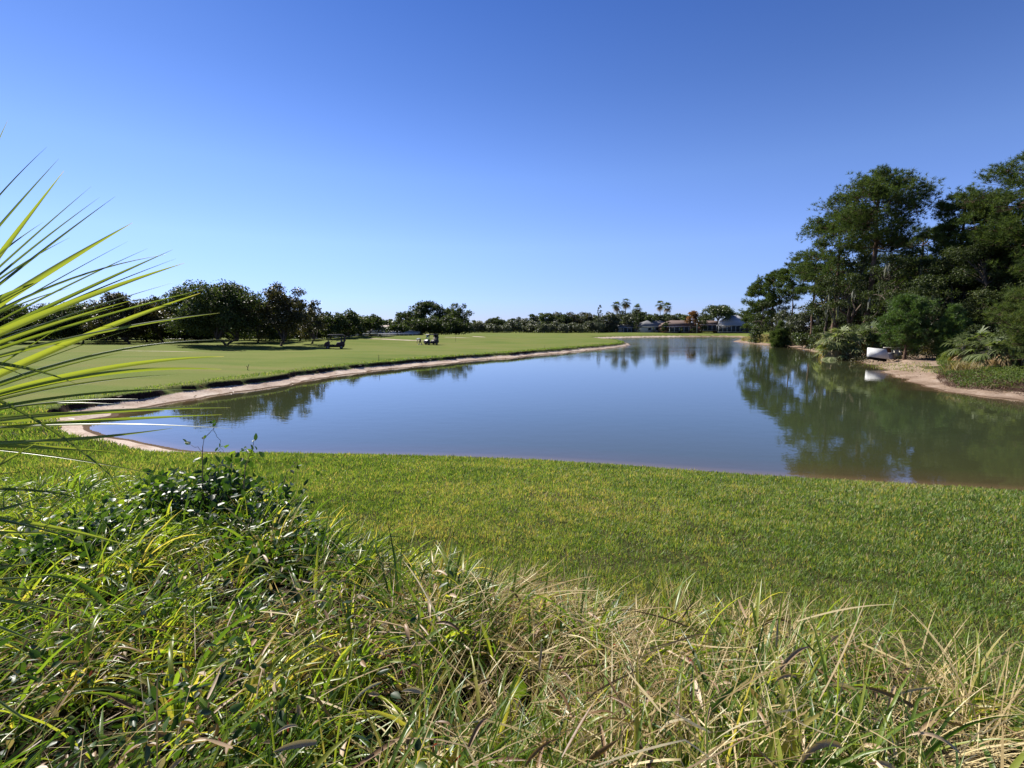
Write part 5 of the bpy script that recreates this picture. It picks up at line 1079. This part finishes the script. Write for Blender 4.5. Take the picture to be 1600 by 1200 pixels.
sp_px('short leafy sprig against the water right of the tall bare one', 42, 5.4, [(375, 790), (382, 735), (392, 705), (396, 688)], [[(384, 725), (398, 706)], [(392, 705), (380, 702)]], 5, .08, .042)
sp_px('small sprig against the lawn at the right end of the dark shrub', 43, 5.2, [(428, 790), (445, 738), (462, 728)], [], 6, .08, .05)

# ------------------------------------------------------------------ near palmetto at the left edge
pal_o = np.array((-2.25, 1.55, gz(-2.25, 1.55)))
pal = thing('saw_palmetto', 'large palmetto whose long backlit leaf blades reach in from the left edge', 'palmetto', pal_o)
tr_ = MB(); tr_.tube(np.array([(-.05, .05, -.2), (0, 0, .35), (.04, -.02, .75)]), [.13, .11, .10], 10); tr_.build('trunk', M['palm_bark'], pal, smooth=True)
rP = np.random.default_rng(77)
def blade3(b, hub, mid, tip, w, tint, roll=0.0, split=False, flip=1):
    t = np.linspace(0, 1, 19)[:, None]; p = hub * (1 - t) ** 2 + 2 * mid * t * (1 - t) + tip * t * t; d = np.gradient(p, axis=0); d = unit(d)
    view = unit(p - np.array([0, 0, CAMZ])); s_ = unit(np.cross(d, view)); nn = np.cross(s_, d)
    s2 = s_ * math.cos(roll) + nn * math.sin(roll); n2 = np.cross(s2, d)
    tt = t[:, 0]; ww = w * np.interp(tt, [0, .12, .4, .75, .93, 1], [.35, .7, 1, .62, .22, .05])[:, None] / 2
    v = np.stack((p - s2 * ww, p - s2 * ww * .5 + n2 * ww * .25 * flip, p + n2 * ww * .55 * flip, p + s2 * ww * .5 + n2 * ww * .25 * flip, p + s2 * ww), 1)
    m = 5; i = np.arange(18)[:, None] * m + np.arange(4)[None]; f = np.stack((i, i + 1, i + m + 1, i + m), -1).reshape(-1, 4)
    tc_ = np.clip(tint + np.where(tt > .965, .3, 0), 0, 1); b.add(v.reshape(-1, 3), f, np.repeat(tc_, m))
FR = [ # hub (px, py, depth), blades: tip px, py, depth, width px, bow (px upward at mid), tint, roll
 ((-210, 690, 1.45), [(100, 267, 1.55, 19, 6, .66, .2), (12, 188, 1.6, 16, 4, .6, .8), (313, 458, 1.75, 23, 14, .72, .1), (360, 531, 1.85, 17, 40, .68, .9), (350, 557, 1.8, 21, 30, .66, .2), (346, 577, 1.75, 20, 36, .6, -.3), (281, 585, 1.6, 14, 22, .7, 1.0), (315, 609, 1.65, 16, 24, .5, 1.1), (360, 637, 1.7, 18, 14, .66, .2), (347, 648, 1.65, 16, 6, .55, -.4), (362, 670, 1.6, 14, 16, .6, 1.0), (270, 669, 1.5, 15, -12, .6, .4), (187, 707, 1.5, 17, 4, .72, .1), (260, 745, 1.55, 11, 14, .6, .5)], [(-.35, .0, -.2)]),
 ((-215, 622, 1.35), [(74, 229, 1.5, 12, 26, .35, .9), (92, 248, 1.45, 12, 8, .3, 1.0), (143, 291, 1.45, 12, 6, .35, 1.0), (156, 308, 1.55, 12, 10, .4, .8), (180, 307, 1.5, 13, 6, .3, .9), (207, 348, 1.5, 23, 8, .66, .2), (231, 388, 1.6, 10, 8, .4, .9), (259, 398, 1.62, 10, 34, .35, .8), (270, 390, 1.65, 17, 4, .45, .7), (275, 404, 1.7, 12, 8, .4, 1.0), (288, 411, 1.6, 21, 12, .68, .2), (270, 442, 1.7, 9, 10, .45, .9), (207, 469, 1.6, 16, 8, .62, .3), (320, 452, 1.8, 12, 10, .5, .8), (343, 489, 1.8, 14, 16, .6, .5)], [(-.3, -.05, -.25)]),
 ((-170, 575, 1.2), [(212, 779, 1.5, 14, 40, .45, .9), (120, 600, 1.5, 22, 20, .4, 1.1), (60, 440, 1.4, 18, 10, .5, .4), (-20, 300, 1.35, 18, 6, .5, .4)], [(-.3, -.1, -.3)]),
 ((-200, 800, 1.15), [(38, 737, 1.4, 14, 10, .65, 1.1), (155, 786, 1.45, 15, 26, .4, .9), (140, 850, 1.4, 11, 16, .5, .8), (212, 856, 1.5, 13, 16, .66, .3), (90, 765, 1.35, 12, -20, .6, .5), (60, 690, 1.35, 16, -10, .62, .3), (96, 830, 1.4, 12, -12, .66, .4)], [(-.3, 0, -.3)]),
 ((-180, 935, 1.1), [(60, 880, 1.3, 13, 8, .7, .4), (92, 902, 1.35, 9, 8, .45, .9), (152, 946, 1.4, 10, 22, .4, .9), (146, 971, 1.35, 11, 16, .66, .3), (82, 1147, 1.2, 13, -20, .7, .3), (70, 1010, 1.3, 14, 10, .6, .6)], [(-.3, 0, -.25)])]
for hub, bl, pet in FR:
    h = at_depth(*hub); b = MB(); base_p = pal_o + [.04, -.02, .72]
    b.tube(np.array([base_p - pal_o, (base_p * .45 + h * .55) - pal_o + [0, 0, .05], h - pal_o]), [.014, .011, .010], 6, .4)
    for k in range(len(bl) // 2):
        u, v_ = bl[rP.integers(len(bl))], bl[rP.integers(len(bl))]; f_ = rP.uniform(.3, .7); m_ = [a_ * f_ + c_ * (1 - f_) for a_, c_ in zip(u, v_)]; sh_ = rP.uniform(.72, .95)
        bl = bl + [(hub[0] + (m_[0] - hub[0]) * sh_, hub[1] + (m_[1] - hub[1]) * sh_, m_[2], 9, m_[4], .30, rP.uniform(.3, 1.1))]
    for (tx, ty, td, wpx, bow, ti, ro_) in bl:
        tip = at_depth(tx, ty, td); mid = (h + tip) / 2; mid[2] += 2 * bow * 1.5 / F
        bb = MB(); blade3(b, h, mid, tip, wpx * .52 * 1.5 / F, ti + rP.normal() * .05, ro_ + rP.normal() * .15, flip=rP.choice([-1, 1]))
    o = b.build('frond', M['frond'], pal, smooth=True)
    for v in o.data.vertices: pass
    if True:
        co = np.empty(len(o.data.vertices) * 3, np.float32); o.data.vertices.foreach_get('co', co); co = co.reshape(-1, 3); k = 18
        co[k:] -= pal_o; o.data.vertices.foreach_set('co', co.ravel()); o.data.update()
# extra palmetto fronds, added unseen left of the picture to shade the corner
for k in range(7):
    a_ = -2.9 + k * .55; b = MB(); st_ = MB(); d_ = np.array([math.cos(a_), math.sin(a_) * .9 + .3, .9 + .2 * math.sin(k)]); d_ /= np.linalg.norm(d_)
    if d_[0] > -.3: d_[0] = -abs(d_[0]) - .4
    hub = np.array([.04, -.02, .75]) + d_ * .75; b.tube(np.array([(.04, -.02, .72), hub * .6, hub]), [.014, .012, .01], 6, .4); fan(b, hub, d_ + [0, 0, -.2], np.array([0, 0, 1.]), .8, 20, 2.8, rP, .05, .35, .6, 7); b.build('frond', M['frond'], pal)
